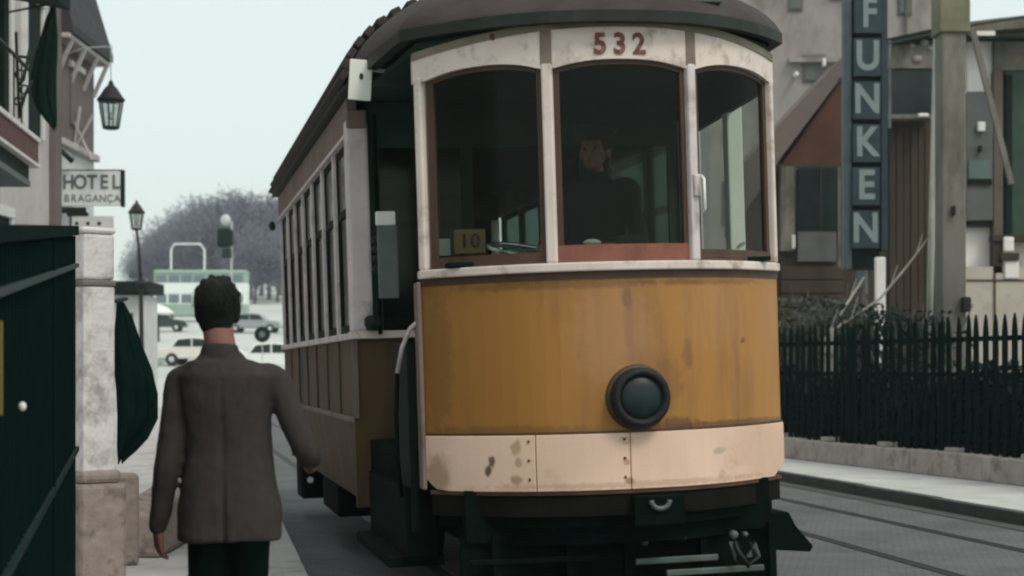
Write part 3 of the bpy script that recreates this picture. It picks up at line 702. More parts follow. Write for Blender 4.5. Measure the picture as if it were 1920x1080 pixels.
    so = st.build('hair_strands', M_hair, ho); so['kind'] = 'stuff'
    if cap:
        cp_ = MB().lathe([(.092, .055), (.10, .085), (.125, .115), (.12, .135), (.02, .14)], hd, 24, 'z', 1, 1.1).build('cap', trousers, root, smooth=True)
        MB().ell(hd + Vector((0, .105, .058)), (.07, .055, .008), 14, 8).build('cap_peak', M_black, cp_, smooth=True)
    return root
def mp(px, py, dy=0.):    # man's local coordinates; root stands at Y=7
    p = W(px, py, 7.0 + dy); return Vector((p.x - MX, dy, p.z - .12))
MX = (428 - 960) / F * 7
J = dict(head=mp(409, 575, .05), neck=mp(413, 655, .0), chest=mp(424, 745, .0), pelvis=mp(432, 905, .0),
         shL=mp(338, 717), elL=mp(316, 864, -.03), wrL=mp(296, 985, .03), hdL=(.0, .25, -1), hpL=(.7, .5, 0), htL=(0.1, 1, 0), curlL=.45,
         shR=mp(515, 713), elR=mp(574, 846, -.02), wrR=mp(584, 860, .24), hdR=(-.05, 1, -.25), hpR=(-1, .0, -.4), htR=(0, 0, 1), curlR=.6,
         hipL=mp(392, 950), knL=mp(386, 1130, .05), anL=Vector((-.10, .0, .10)),
         hipR=mp(470, 950), knR=mp(466, 1130, .10), anR=Vector((.085, .22, .10)),
         hem=(mp(430, 1012).z, .205, .150, -.005))
man = person((MX, 7.0, .12), J, 'man in grey-brown jacket walking away along the left pavement', M_suit, M_trouser)
# the driver, on the platform
def Jst(): return dict(nr=.043, head=(0,0,1.60), neck=(0,-.02,1.475), chest=(0,-.02,1.28), pelvis=(0,0,.95),
    shL=(-.19,-.02,1.38), elL=(-.26,.02,1.10), wrL=(-.20,.24,1.06), hdL=(.3,1,0), hpL=(0,0,-1), htL=(1,0,0), curlL=.8,
    shR=(.19,-.02,1.38), elR=(.26,.02,1.10), wrR=(.20,.24,1.06), hdR=(-.3,1,0), hpR=(0,0,-1), htR=(-1,0,0), curlR=.8,
    hipL=(-.09,0,.90), knL=(-.10,.02,.50), anL=(-.10,0,.10), hipR=(.09,0,.90), knR=(.10,.02,.50), anR=(.10,0,.10), hem=(.80,.19,.14,0))
drv = person((0, 0, 0), Jst(), 'tram driver in dark uniform and cap standing behind the middle front window', M_uniform, M_uniform, cap=True)
drv.rotation_euler = (0, 0, radians(180+11.3-34))
bpy.context.view_layer.update()
Tm = Matrix.Translation(T.location) @ T.rotation_euler.to_matrix().to_4x4()
drv.location = Tm @ Vector((.02, .36, 1.0)); drv.scale = (1.05, 1.05, 1.05)

# ================================================================== LEFT SIDE
# stone gate pillar
PY = 11.0
pm = lambda px, py, Y=PY: W(px, py, Y)
pc = pm(172, 690); psc = PY / F
pil = empty('stone_pillar', (pc.x, PY, .12), 'whitewashed square stone gate pillar with moulded cap beside the dark fence', 'pillar')
def psq(name, z0, z1, w, m=M_pillar, dx=0, bev=.012, rot=40, wy=None):
    o = MB().box(-w/2, w/2, -(wy or w)/2, (wy or w)/2, z0-.12, z1-.12).build(name, m, pil, bevel=bev); o.rotation_euler = (0,0,radians(rot)); o.location = (dx, 0, 0); return o
zz = lambda py: EYE + (HOR - py) * psc
psq('shaft', zz(885), zz(538), 88*psc/1.41*1.02)
psq('neck_moulding', zz(538), zz(526), 96*psc/1.41, mat('grey_moulding', (.16,.15,.15), .8))
psq('cap_block', zz(526), zz(440), 90*psc/1.41, bev=.02)
psq('cap_top', zz(440), zz(428), 97*psc/1.41, bev=.02)
psq('base_moulding', zz(905), zz(880), 112*psc/1.41, M_rubble, .01, .03)
psq('pedestal', .12, zz(905), 130*psc/1.41, M_rubble, .015, .03)
# short stone bollard next to pedestal
q = MB().box(-.075, .075, -.08, .08, 0, .62).build('stone_bollard', M_rubble, None, bevel=.03); q.location = (W(238, 0, 11.9).x, 11.9, .12); q.rotation_euler = (0, 0, .3)
tag(q, 'low rough stone bollard standing right beside the gate pillar', 'bollard')
q = MB().add([(0,0,0),(.42,0,0),(.36,3.4,0),(-.06,3.4,0),(.04,.05,.34),(.32,.05,.30),(.26,3.3,.42),(.0,3.3,.5)], [(0,3,2,1),(4,5,6,7),(0,1,5,4),(1,2,6,5),(2,3,7,6),(3,0,4,7)]).build('rubble_plinth', M_rubble, None, bevel=.04)
q.location = (-2.86, 12.3, .12); tag(q, 'low brown rubble plinth running back from the stone bollard', 'low wall')
# dark sheet fence, level while the street falls: from frame edge to pillar
fe = empty('sheet_fence', (W(0, 690, 5.2).x, 5.2, .12), 'dark green sheet-iron fence along the left pavement before the stone pillar', 'fence')
FA = Vector((W(0, 0, 5.2).x, 5.2)); FBv = Vector((W(132, 0, 9.4).x, 9.4))
fd = (FBv - FA); 
def fpt(t, z, off=0.):
    p = FA + fd*t; nn = Vector((fd.y, -fd.x)).normalized(); p = p + nn*off
    return Vector((p.x, p.y, z)) - Vector(fe.location)
ztop = lambda t: lerp(1.85, EYE + (690-432)/F*9.4, t)
ts = [-.6, -.4, -.2, 0, .2, .4, .6, .8, 1.0]
for i in range(len(ts)-1):
    a, b = ts[i], ts[i+1]-.004
    MB().add([fpt(a,.15,-.01), fpt(b,.15,-.01), fpt(b,ztop(b),-.01), fpt(a,ztop(a),-.01), fpt(a,.15,.01), fpt(b,.15,.01), fpt(b,ztop(b),.01), fpt(a,ztop(a),.01)],
        [(0,1,2,3),(7,6,5,4),(0,4,5,1),(1,5,6,2),(2,6,7,3),(3,7,4,0)]).build('iron_sheet', M_fence, fe)
for k in range(44):
    t = -.30 + k*.0295
    MB().bar(fpt(t, .14, .022), fpt(t, ztop(t)-.03, .022), .022, .018, (1,0,0)).build('fence_bar', M_fence, fe)
def frail(z0, z1, m, w=.03, t0=-.6, t1=1.0):
    MB().bar(fpt(t0, z0, .03), fpt(t1, z1, .03), .03, w).build('fence_rail', m, fe)
frail(1.50, EYE + (690-497)/F*9.4, M_fence_r, .022)
frail(.78, 1.02, mat('dark_rail', (.008,.022,.019), .7, spec=.1), .025)
frail(ztop(-.6), ztop(1), M_fence, .05)
for t in (-.5, .5): MB().bar(fpt(t, .12, .025), fpt(t, ztop(t), .025), .03, .03, (1,0,0)).build('fence_post', M_fence, fe)
MB().ell(fpt(.045, EYE - (762-690)/F*5.4, .05), (.012, .012, .014), 10, 8).build('padlock', M_plate, fe)
MB().bar(fpt(-.085, 1.32, .03), fpt(-.085, 1.58, .03), .012, .012, (1,0,0)).build('yellow_strip', mat('dull_yellow', (.25,.2,.05), .7), fe)
# furled flag by the pillar
def furled(name, top, bot, w, m, label, cat, side=1, seed=1, rod=None, group=None):
    root = empty(name, top, label, cat, group)
    L = top.z - bot.z; dx = bot.x - top.x; mb = MB(); rr = random.Random(seed)
    prof = [(0, .18), (.1, .42), (.25, .66), (.42, .92), (.58, 1.0), (.74, .98), (.84, .8), (.92, .5), (.97, .25), (1, .12)]
    n = 64; base = 0
    fold = [rr.uniform(.82, 1.12) for _ in range(n)]
    for (t, r) in prof:
        for k in range(n):
            a = 2*pi*k/n; f = 1 + .20*math.sin(k*2*pi*7/n + 2.5*t + seed) + .08*math.sin(k*2*pi*13/n + seed*2 - 4*t)
            mb.v.append(Vector((dx*t*.3 + side*w/2*r + w/2*r*cos(a)*(1 + (f-1)*.45) + .012*math.sin(9*t+seed), w*.30*r*sin(a)*f*1.2, -L*t*(1 + .03*cos(a*3)))))
    for i in range(len(prof)-1):
        for k in range(n):
            a = i*n+k; b = i*n+(k+1)%n; mb.f.append((a, b, b+n, a+n))
    mb.f.append(tuple(reversed(range(n)))); mb.f.append(tuple((len(prof)-1)*n+k for k in range(n)))
    mb.build('cloth', m, root, smooth=True)
    if rod: MB().tube([Vector(rod[0]) - top, Vector(rod[1]) - top], .016, 8).build('rod', M_black, root)
    return root
M_flag = mat('dark_green_cloth', (.003, .015, .012), .95, .3, 6, (.008,.018,.014), .5, 4, spec=.03)
furled('furled_flag', W(216, 566, 12.6), W(240, 862, 12.6), .275, M_flag, 'dark green furled cloth hanging between the stone pillar and the walking man', 'flag', 1, 2, (W(205, 566, 11.6), W(236, 560, 12.7)))

# left buildings, wall plane X = -8.6
M_wall_l = mat('pale_pinkish_render', (.46, .43, .43), .85, .1, 1.2, (.25, .22, .22), .6, 1.0, .3, 20)
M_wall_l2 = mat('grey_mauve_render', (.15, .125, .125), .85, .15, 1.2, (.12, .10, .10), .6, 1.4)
M_wall_l3 = mat('white_render', (.60, .62, .61), .85, .06, 1.2, (.4, .4, .4), .5, 1.0)
XL = -8.6
b1 = empty('building', (XL, 20, .12), 'pale rendered left building with the red balcony front at the photo edge', 'building')
def lb(root, name, m, x0, x1, y0, y1, z0, z1, bev=0):
    l = root.location; return MB().box(x0-l.x, x1-l.x, y0-l.y, y1-l.y, z0-l.z, z1-l.z).build(name, m, root, bevel=bev)
lb(b1, 'wall', M_wall_l, -18, XL, 2, 33.1, .12, 12)
lb(b1, 'pilaster', M_wall_l2, XL, XL+.14, 32.7, 33.1, .12, 12, .02)
for (y0, y1, z0, z1) in ((31.0, 32.0, 5.6, 8.0), (28.6, 30.0, 5.6, 8.2), (28.6, 30.0, 1.5, 4.0), (25.2, 26.8, 5.6, 8.2), (25.2, 26.8, 1.5, 4.0), (21.8, 23.4, 5.6, 8.2), (21.8, 23.4, 1.5, 4.0), (18.4,20,5.6,8.2), (15,16.6,5.6,8.2)):
    f = lb(b1, 'window', M_wall_l3, XL, XL+.10, y0-.15, y1+.15, z1, z1+.18, .01)
    for (a, b_) in ((y0-.15, y0), (y1, y1+.15)): MB().box(XL-f.parent.location.x, XL+.08-f.parent.location.x, a-b1.location.y, b_-b1.location.y, z0-.12, z1-.12).build('jamb', M_wall_l3, f)
    MB().box(0, .03, y0-b1.location.y, y1-b1.location.y, z0-.12, z1-.12).build('shutter', M_dkgreen, f)
# red balcony front
cp = empty('balcony_front', (-6.55, 22, 4.1), 'dark red balcony front with two white edges at left photo edge', 'balcony')
A = W(-60, 199, 19.6); B = W(72, 262, 24.5)
def qprism(p, q, z0p, z1p, z0q, z1q, depth, m, name, root, bev=0):
    l = root.location
    vs = [(p.x,p.y,z0p),(q.x,q.y,z0q),(q.x,q.y,z1q),(p.x,p.y,z1p),(p.x-depth,p.y,z0p),(q.x-depth,q.y,z0q),(q.x-depth,q.y,z1q),(p.x-depth,p.y,z1p)]
    return MB().add([Vector(v)-l for v in vs], [(0,1,2,3),(7,6,5,4),(0,4,5,1),(1,5,6,2),(2,6,7,3),(3,7,4,0)]).build(name, m, root, bevel=bev)
zt = B.z; 
M_redb = mat('dark_red_board', (.085, .022, .016), .6, .2, 3, (.05,.02,.02), .5, 2)
M_whitee = mat('white_edge_paint', (.62,.60,.57), .6, .1, 5)
qprism(A, B, zt-.36, zt-.05, zt-.36, zt-.05, 2.0, M_redb, 'fascia', cp)
Ao = A + Vector((.03,0,0)); Bo = B + Vector((.03,0.02,0))
qprism(Ao, Bo, zt-.05, zt+.01, zt-.05, zt+.01, 2.05, M_whitee, 'top_edge', cp)
qprism(Ao, Bo, zt-.40, zt-.36, zt-.40, zt-.36, 2.05, M_whitee, 'bottom_edge', cp)
qprism(A - Vector((.05,0,0)), B - Vector((.05,.3,0)), zt-.62, zt-.40, zt-.62, zt-.40, 1.9, M_dkgreen, 'soffit_shadow_box', cp)  # dark box standing for the shadow below the balcony
qprism(A - Vector((.0,0,0)), B - Vector((.0,.4,0)), zt-.70, zt-.62, zt-.70, zt-.62, 1.9, mat('grey_green_edge', (.10,.13,.125), .7), 'soffit_edge', cp)
qprism(A - Vector((.25,0,0)), B - Vector((.25,1.0,0)), zt-1.05, zt-.70, zt-1.05, zt-.70, 1.7, M_dkgreen, 'bracket_box', cp)
# railing on balcony
for k in range(9):
    t = k/8; p = A.lerp(B, t) - Vector((.1, .1, 0)); l = cp.location
    MB().bar(Vector((p.x, p.y, zt))-l, Vector((p.x, p.y, zt+.95))-l, .02, .02, (1,0,0)).build('baluster', M_black, cp)
MB().bar(Vector((A.x-.1, A.y, zt+.95))-cp.location, Vector((B.x-.1, B.y-.1, zt+.95))-cp.location, .04, .03).build('handrail', M_black, cp)
# dark awning top-left
aw = MB().prism([(0, 0), (2.2, -.45), (2.2, -.62), (0, -.2)], 'y', 0, 6).build('awning', M_dkgreen); aw.location = (XL, 19.5, 7.25)
tag(aw, 'dark green awning above the balcony at top left corner', 'awning')
# dark blind post at extreme left
q = box('shutter_box', M_dkgreen, None, -.06, .06, -.1, .1, 0, 1.7, .01); q.location = W(4, 215, 23.4); tag(q, 'dark upright shutter board above the red balcony front', 'shutter')
# iron scroll bracket over the balcony
ir = empty('iron_bracket', W(40, 220, 24.2), 'black wrought-iron scroll bracket above the red balcony front', 'bracket')
l = ir.location
for pts in ([(30,60),(32,110),(34,160),(36,222)], [(34,160),(44,150),(56,90)], [(36,215),(48,175),(60,150)], [(24,105),(58,108)]):
    MB().tube([W(x, y, 24.2)-l for x, y in pts], .022, 6).build('iron_bar', M_black, ir, smooth=True)
for (cx, cy, r) in ((38, 140, 9), (46, 168, 8), (34, 190, 7)):
    MB().tube([W(cx+r*cos(a), cy+r*sin(a), 24.2)-l for a in [i*.5 for i in range(12)]], .015, 6).build('scroll', M_black, ir, smooth=True)
furled('furled_flag', W(106, 12, 25), W(100, 240, 25), .34, M_flag, 'long dark green furled flag hanging over the street at upper left', 'flag', -1, 5, (W(92, 8, 25), (XL, 25, W(0, 60, 25).z)))
# building 2 with steep roof
b2 = empty('building', (XL, 34, .12), 'mauve-grey left building with steep eaves behind the hotel sign', 'building')
EZ = EYE + (690-105)/F*35.6
lb(b2, 'wall', M_wall_l3, -18, XL, 33.1, 36.2, .12, 5.75)
lb(b2, 'upper_wall', M_wall_l2, -18, XL, 33.1, 36.2, 5.75, EZ)  # darker than the wall below, eave shade put into its colour
lb(b2, 'string_course', M_wall_l, XL, XL+.12, 33.1, 36.25, 5.68, 5.82, .02)
Lc = b2.location
MB().add([Vector(v)-Lc for v in [(XL+.35,33.05,EZ),(XL+.35,36.4,EZ),(XL+.35,36.4,EZ+.15),(XL+.35,33.05,EZ+.15),(-14,33.05,EZ),(-14,36.4,EZ),(-9.9,36.4,EZ+5.6),(-9.9,33.05,EZ+5.6)]],
    [(0,1,2,3),(4,5,1,0),(3,2,6,7),(7,6,5,4),(0,3,7,4),(1,5,6,2)]).build('roof', mat('dark_slate', (.045,.045,.05), .8, .25, 3), b2)
lb(b2, 'eave_board', M_wall_l, XL-.2, XL+.30, 33.05, 36.35, EZ-.1, EZ-.002, .02)
for y in (33.3, 34.3, 35.3, 36.15):
    MB().bar(Vector((XL, y, EZ-.75))-Lc, Vector((XL+.28, y, EZ-.1))-Lc, .08, .07).build('eave_bracket', M_wall_l, b2)
for (y0, y1, z0, z1) in ((34.2, 35.1, 6.2, 7.3), (34.2, 35.1, 2.6, 4.5)):
    f = lb(b2, 'window', M_wall_l3, XL, XL+.08, y0-.1, y1+.1, z1, z1+.12, .01)
    MB().box(0, .035, y0-34, y1-34, z0-.12, z1-.12).build('shutter', M_wall_l2 if z0 > 5 else M_letterb, f)
for (a, b_) in (((128,300),(175,215)), ((132,322),(150,200)), ((128,205),(172,300))):
    MB().tube([W(*a, 34.5)-Lc, W(*b_, 34.5)-Lc], .03, 6).build('stay_rod', M_wall_l, b2)
MB().tube([W(107, 250, 33.4)-Lc, W(107, 430, 33.4)-Lc], .06, 10).build('drain_pipe', M_black, b2, smooth=True)
MB().tube([W(107, 296, 33.4)-Lc, W(116, 284, 33.4)-Lc, W(136, 303, 33.4)-Lc], .05, 8).build('pipe_bracket', M_black, b2, smooth=True)
# hotel sign
HY = 33.6
s0 = W(117, 386, HY); s1 = W(228, 321, HY); w_ = s1.x-s0.x; h_ = s1.z-s0.z
hs = empty('hotel_sign', (s0.x, HY, s0.z), 'white projecting sign reading HOTEL BRAGANÇA on the left facade', 'sign')
box('panel', mat('sign_white', (.70,.74,.72), .5, .04), hs, 0, w_, -.06, .06, 0, h_)
box('end_cap', M_dkgreen, hs, w_, w_+.05, -.08, .08, -.02, h_+.02)
box('top_bar', M_kerb, hs, -.1, w_, -.03, .03, h_, h_+.03)
box('support_arm', M_black, hs, -.1, .45, -.04, .04, -.14, -.03)
M_let = mat('grey_green_lettering', (.12,.15,.15), .6)
for i, ch in enumerate('HOTEL'): letter(ch, .37, M_let, hs, (w_*(.115+.20*i), -.064, h_*.66), bold=.010, sx=.86)
for i, ch in enumerate('BRAGANÇA'): letter(ch, .20, M_let, hs, (w_*(.085+.122*i), -.064, h_*.20), bold=0, sx=.92)
ds = empty('hanging_board', W(136, 432, HY), 'small pale board with three dark dots below the hotel sign', 'sign')
box('panel', M_wall_l3, ds, 0, .78, -.04, .04, 0, .27)
box('top_bar', M_black, ds, -.1, .3, -.05, .05, .27, .34)
for px in (145, 166, 187): MB().lathe([(.035,0),(.035,-.01)], (W(px,0,HY).x - ds.location.x, -.04, .13), 14, 'y').build('dot', M_ink, ds)

# lanterns
M_lg = glass_mat('lantern_glass', (.75,.8,.78), .5, .1, .5)
def lantern(loc, H, label, grp, cat='street lamp'):
    root = empty('street_lantern', loc, label, cat, grp)      # origin at foot of the lantern body
    s = H / 1.0
    n = 6
    def hexring(r, z): return [(r*cos(2*pi*k/n+.52)*s, r*sin(2*pi*k/n+.52)*s, z*s) for k in range(n)]
    lo = hexring(.165, .0); hi = hexring(.255, .56)
    mb = MB().add(lo + hi, [(k, (k+1)%n, (k+1)%n+n, k+n) for k in range(n)]); mb.build('glass', M_lg, root)
    for k in range(n): MB().tube([lo[k], hi[k]], .018*s, 6).build('glazing_bar', M_black, root)
    MB().lathe([(.15*s,-.03*s),(.18*s,.0),(.17*s,.03*s)], (0,0,0), 6).build('bottom_ring', M_black, root)
    MB().lathe([(.26*s,.54*s),(.30*s,.58*s),(.28*s,.61*s),(.24*s,.66*s),(.15*s,.80*s),(.10*s,.86*s),(.07*s,.88*s),(.05*s,.95*s),(.02*s,1.0*s)], (0,0,0), 12).build('hood', M_black, root, smooth=True)
    MB().ell((0,0,.25*s), (.05*s,.05*s,.09*s), 10, 8).build('bulb', M_plate, root, smooth=True)
    return root
G = 'old street lanterns above the left pavement'
l1 = lantern(W(208, 240, 33), .9, 'six-sided black lantern hanging near the eaves above the hotel sign', G)
MB().tube([(0,0,.9), (0,0,1.35), (.0,0,1.45), (.03,0,1.52), (-.01,0,1.56), (-.04,0,1.5)], .011, 6).build('hanging_rod', mat('pale_rod', (.35,.4,.38), .6), l1)
MB().tube([(-1.1, 0, 1.30), (-.5, 0, 1.5), (-.05, 0, 1.53)], .012, 6).build('wall_arm', mat('pale_rod', (.35,.4,.38), .6), l1, smooth=True)
pt = W(256, 430, 52); gz = .12
l2 = lantern(pt, .86, 'small black post lantern beyond the stone pillar', G)
MB().tube([(0,0,0), (.06,0,-.5), (.12,0,-1.5), (.14,0,-2.6), (.16,0,-(pt.z-1.2)), (.16,0,-(pt.z-.1))], [.04,.045,.06,.065,.08,.09], 8).build('post', M_black, l2, smooth=True)
MB().ell((.14,0,-1.62), (.16,.16,.16), 12, 8).build('post_collar', M_black, l2, smooth=True)
# kiosk behind pillar
ko = empty('kiosk', (W(235, 0, 56).x, 56, 0), 'small pale kiosk with dark flat roof behind the stone pillar', 'kiosk')
box('wall', M_wall_l3, ko, -.9, .62, 0, 2, .0, 3.75)
box('roof', M_dkgreen, ko, -1.1, .78, -.4, 2.3, 3.85, 4.2)
box('sign_board', M_redb, ko, .1, .25, -.05, 0, 2.4, 3.2)
box('window', M_dkgreen, ko, -.6, .0, -.03, 0, 1.2, 2.6)

# ================================================================== FAR SQUARE
def car(loc, rz, col, label):
    root = empty('parked_car', loc, label, 'car', rot=(0,0,rz))
    m = mat('car_'+col[0], col[1], .3, .04, 2)
    prof = [(-2.0,.35),(-2.03,.62),(-1.95,.82),(-1.35,.90),(-1.0,1.32),(-.2,1.40),(.5,1.34),(.95,.92),(1.75,.82),(2.0,.66),(2.02,.35)]
    MB().prism(prof, 'y', -.78, .78).build('body', m, root, bevel=.06)
    for s in (-1, 1):
        MB().prism([(-1.18,.93),(-.93,1.27),(-.28,1.33),(-.28,.93)], 'y', s*.785, s*.792).build('side_window', M_lens, root)
        MB().prism([(-.20,.93),(-.20,1.33),(.45,1.28),(.80,.93)], 'y', s*.785, s*.792).build('side_window', M_lens, root)
        for x in (-1.25, 1.25):
            wh = MB().lathe([(.30, s*.62),(.31, s*.65),(.31, s*.80),(.28, s*.81)], (0,0,0), 18, 'y').build('wheel', M_black, root); wh.location = (x, 0, .31)
            MB().lathe([(.15, s*.80),(.15, s*.82),(.1, s*.83)], (0,0,0), 14, 'y').build('hub_cap', M_bright, wh)
    for y in (-.6, .6): MB().lathe([(.09, 2.0),(.08, 2.04)], (0, y, .62), 12, 'x').build('headlight', M_plate, root)
    MB().box(-2.08, -2.0, -.75, .75, .38, .50).build('bumper', M_bright, root); MB().box(2.0, 2.09, -.75, .75, .38, .50).build('bumper', M_bright, root)
    return root
def gp(px, Y): return (W(px, 0, Y).x, Y, ground_z(Y))
car(gp(520, 80), radians(5), ('white', (.78,.80,.76)), 'white car parked across the square just right of the man\'s head')
car(gp(378, 86), radians(-8), ('cream', (.74,.70,.66)), 'cream car parked behind the walking man\'s neck')
car(gp(300, 128), radians(4), ('dark_green', (.03,.05,.045)), 'dark car parked at the far left of the bus behind the domed canopy')
car(gp(478, 126), radians(-4), ('grey', (.30,.33,.34)), 'grey car parked behind the round road sign near the grove')
# bus
bs = empty('double_decker_bus', gp(372, 150), 'green and white double-decker bus standing across the far square', 'bus', rot=(0,0,radians(2)))
M_busg = mat('pale_green_bus_paint', (.30,.40,.34), .5, .08); M_busw = mat('white_bus_paint', (.76,.82,.78), .5, .04); M_busd = mat('bus_window', (.14,.19,.21), .3)
box('lower_body', M_busg, bs, -3.6, 4.2, -1.2, 1.2, .45, 1.45, .06)
box('lower_window_band', M_busw, bs, -3.58, 4.18, -1.18, 1.18, 1.45, 2.35)
box('upper_body', M_busw, bs, -3.6, 4.2, -1.2, 1.2, 2.35, 3.25, .05)
box('upper_window_band', M_busg, bs, -3.55, 4.15, -1.17, 1.17, 3.25, 4.0)
box('roof', M_busg, bs, -3.6, 4.2, -1.2, 1.2, 4.0, 4.35, .12)
for i in range(7):
    x = -3.4 + i*1.07
    box('window', M_busd, bs, x, x+.88, -1.215, -1.16, 3.32, 3.92); box('window', M_busd, bs, x, x+.88, -1.215, -1.16, 1.55, 2.28)
for x in (-2.4, 2.6): MB().lathe([(.48,-1.22),(.5,-1.1),(.5,-.9)], (x,0,.5), 18, 'y').build('wheel', M_black, bs)
# white frame gantry over the bus
gt = empty('gantry', gp(350, 158), 'thin white arched frame standing behind the bus', 'frame')
MB().tube([(-1.4,0,0), (-1.4,0,6.2), (-1.1,0,6.7), (1.2,0,6.7), (1.6,0,6.2), (1.6,0,0)], .09, 6).build('arch_tube', M_busw, gt)
# round canopy shelter
sh_ = empty('shelter', gp(300, 112), 'white low-domed canopy on a single dark post in the square', 'shelter')
MB().lathe([(1.62,1.75),(1.6,1.9),(1.2,2.2),(.6,2.42),(.05,2.5)], (-.75,0,0), 20).build('canopy', M_busw, sh_, smooth=True)
MB().tube([(-.1,0,0), (-.1,0,1.8)], .07, 8).build('post', M_dkgreen, sh_)
# lawn
lw = MB(); a = [(-22, 84), (-17.0, 84), (-18.2, 96), (-25, 96)]
lw.add([(x, y, ground_z(y)+.008) for x, y in a], [(0,1,2,3)]); struct(lw.build('lawn', M_lawn))
# round sign
rs = empty('round_road_sign', gp(492, 66), 'dark round road sign on a thin post right of the man\'s head', 'sign')
zc = W(492, 627, 66).z - rs.location.z
MB().lathe([(.30,0),(.30,-.02)], (0,-.03,zc), 24, 'y').build('disc', M_dkgreen, rs)
MB().lathe([(.12,-.022),(.12,-.026)], (0,-.03,zc), 16, 'y').build('disc_symbol', M_let, rs)
MB().tube([(0,0,0), (0,0,zc)], .02, 6).build('post', mat('pale_post', (.45,.48,.47), .6), rs)
# signal post
sg = empty('signal_post', gp(433, 88), 'tall pale post carrying a dark signal head and round white lamp', 'signal')
gl = sg.location
MB().tube([(0,0,0), W(434,500,88)-gl, W(434,415,88)-gl], .06, 8).build('post', mat('pale_post', (.45,.48,.47), .6), sg)
c = W(424, 447, 88)-gl
MB().box(c.x-.45, c.x+.35, c.y-.2, c.y+.2, c.z-.45, c.z+.5).build('signal_head', M_dkgreen, sg, bevel=.16)
MB().box(c.x-.2, c.x+.3, c.y-.2, c.y+.2, c.z-1.0, c.z-.5).build('lower_box', M_lens, sg, bevel=.05)
MB().ell(W(423, 413, 88)-gl, (.26,.26,.30), 14, 10).build('lamp_globe', mat('dull_white_globe', (.5,.54,.55), .5), sg, smooth=True)
# bare trees
M_bark = mat('grey_bark', (.14,.125,.125), .9, .2, 2); M_twig = mat('hazed_mauve_twigs', (.140,.150,.190), .95, .3, .6)  # twigs made paler and bluer, distance haze put into their colour
def make_tree(seed, H, label):
    rr = random.Random(seed); root = empty('bare_tree', (0,0,0), label, 'tree', 'bare trees behind the bus across the square')
    mb = MB(); tips = []
    def grow(p, d, L, r, lev):
        e = p + d*L; mid = p.lerp(e, .5) + Vector((rr.uniform(-1,1), rr.uniform(-1,1), 0))*L*.06
        mb.tube([p, mid, e], [r, r*.8, r*.6], 5, False)
        if lev == 0: tips.append((e, d)); return
        for k in range(rr.choice((3, 4)) if lev > 1 else 3):
            nd = (d + Vector((rr.uniform(-1,1), rr.uniform(-1,1), rr.uniform(-.45,.6)))*.80).normalized()
            grow(e if k else p.lerp(e, .75), nd, L*rr.uniform(.62,.82), r*.58, lev-1)
    grow(Vector((0,0,0)), Vector((0,0,1)), H*.19, H*.020, 4)
    mb.build('trunk', M_bark, root)
    tw = MB()
    for (e, d) in tips:
        for k in range(15):
            a = (d + Vector((rr.uniform(-1,1), rr.uniform(-1,1), rr.uniform(-.5,1)))).normalized(); L = H*rr.uniform(.04, .10)
            s = a.cross(Vector((rr.uniform(-1,1), rr.uniform(-1,1), rr.uniform(-1,1)))).normalized()*H*.0035
            o_ = e + Vector((rr.uniform(-1,1), rr.uniform(-1,1), rr.uniform(-1,1)))*H*.035
            tw.add([o_ - s, o_ + s, o_ + a*L + s*.6, o_ + a*L - s*.6], [(0,1,2,3)])
            s2 = s.cross(a).normalized()*H*.0035; tw.add([o_ - s2, o_ + s2, o_ + a*L], [(0,1,2)])
    for k in range(4200):
        a = rr.uniform(0, 2*pi); ce = rr.uniform(-1, 1); q_ = rr.random()**.45; se = sqrt(1-ce*ce)
        lump = 1 + .10*math.sin(a*3+seed) + .07*math.sin(a*7+ce*5)
        o_ = Vector((cos(a)*se*q_*H*.40*lump, sin(a)*se*q_*H*.40*lump, H*.52 + ce*q_*H*.40*lump))
        d_ = Vector((rr.gauss(0,1), rr.gauss(0,1), rr.gauss(.6,1))).normalized(); s_ = d_.cross(Vector((rr.gauss(0,1), rr.gauss(0,1), rr.gauss(0,1)))).normalized()*H*.0040
        tw.add([o_ - s_, o_ + s_, o_ + d_*H*rr.uniform(.04,.09)], [(0,1,2)])
    c = tw.build('crown', M_twig, root)
    return root
protos = [make_tree(s, 15, '') for s in (11, 22, 33)]
spots = [(430, 240, 1.30), (395, 235, 1.24), (470, 238, 1.26), (505, 240, 1.24), (355, 245, 1.12), (318, 250, .95), (285, 255, .80), (545, 236, 1.25),
         (450, 262, 1.42), (412, 265, 1.42), (490, 262, 1.40), (375, 262, 1.28), (335, 262, 1.1), (520, 222, .95), (478, 214, .9), (300, 270, .95), (262, 262, .6), (600, 240, 1.2), (525, 268, 1.42)]
order = sorted(range(len(spots)), key=lambda i: spots[i][0])
names_ = {}
side_words = ['small', 'low', 'middling', 'tall', 'wide', 'full']
for i, (px, Y, s) in enumerate(spots):
    t = protos[i] if i < 3 else copy_tree(protos[i % 3])
    t.location = gp(px, Y); s *= .79; t.scale = (s*1.12, s*1.12, s); t.rotation_euler = (0, 0, i*2.1)
    t['label'] = 'bare grey-mauve tree in the hazy grove across the square'

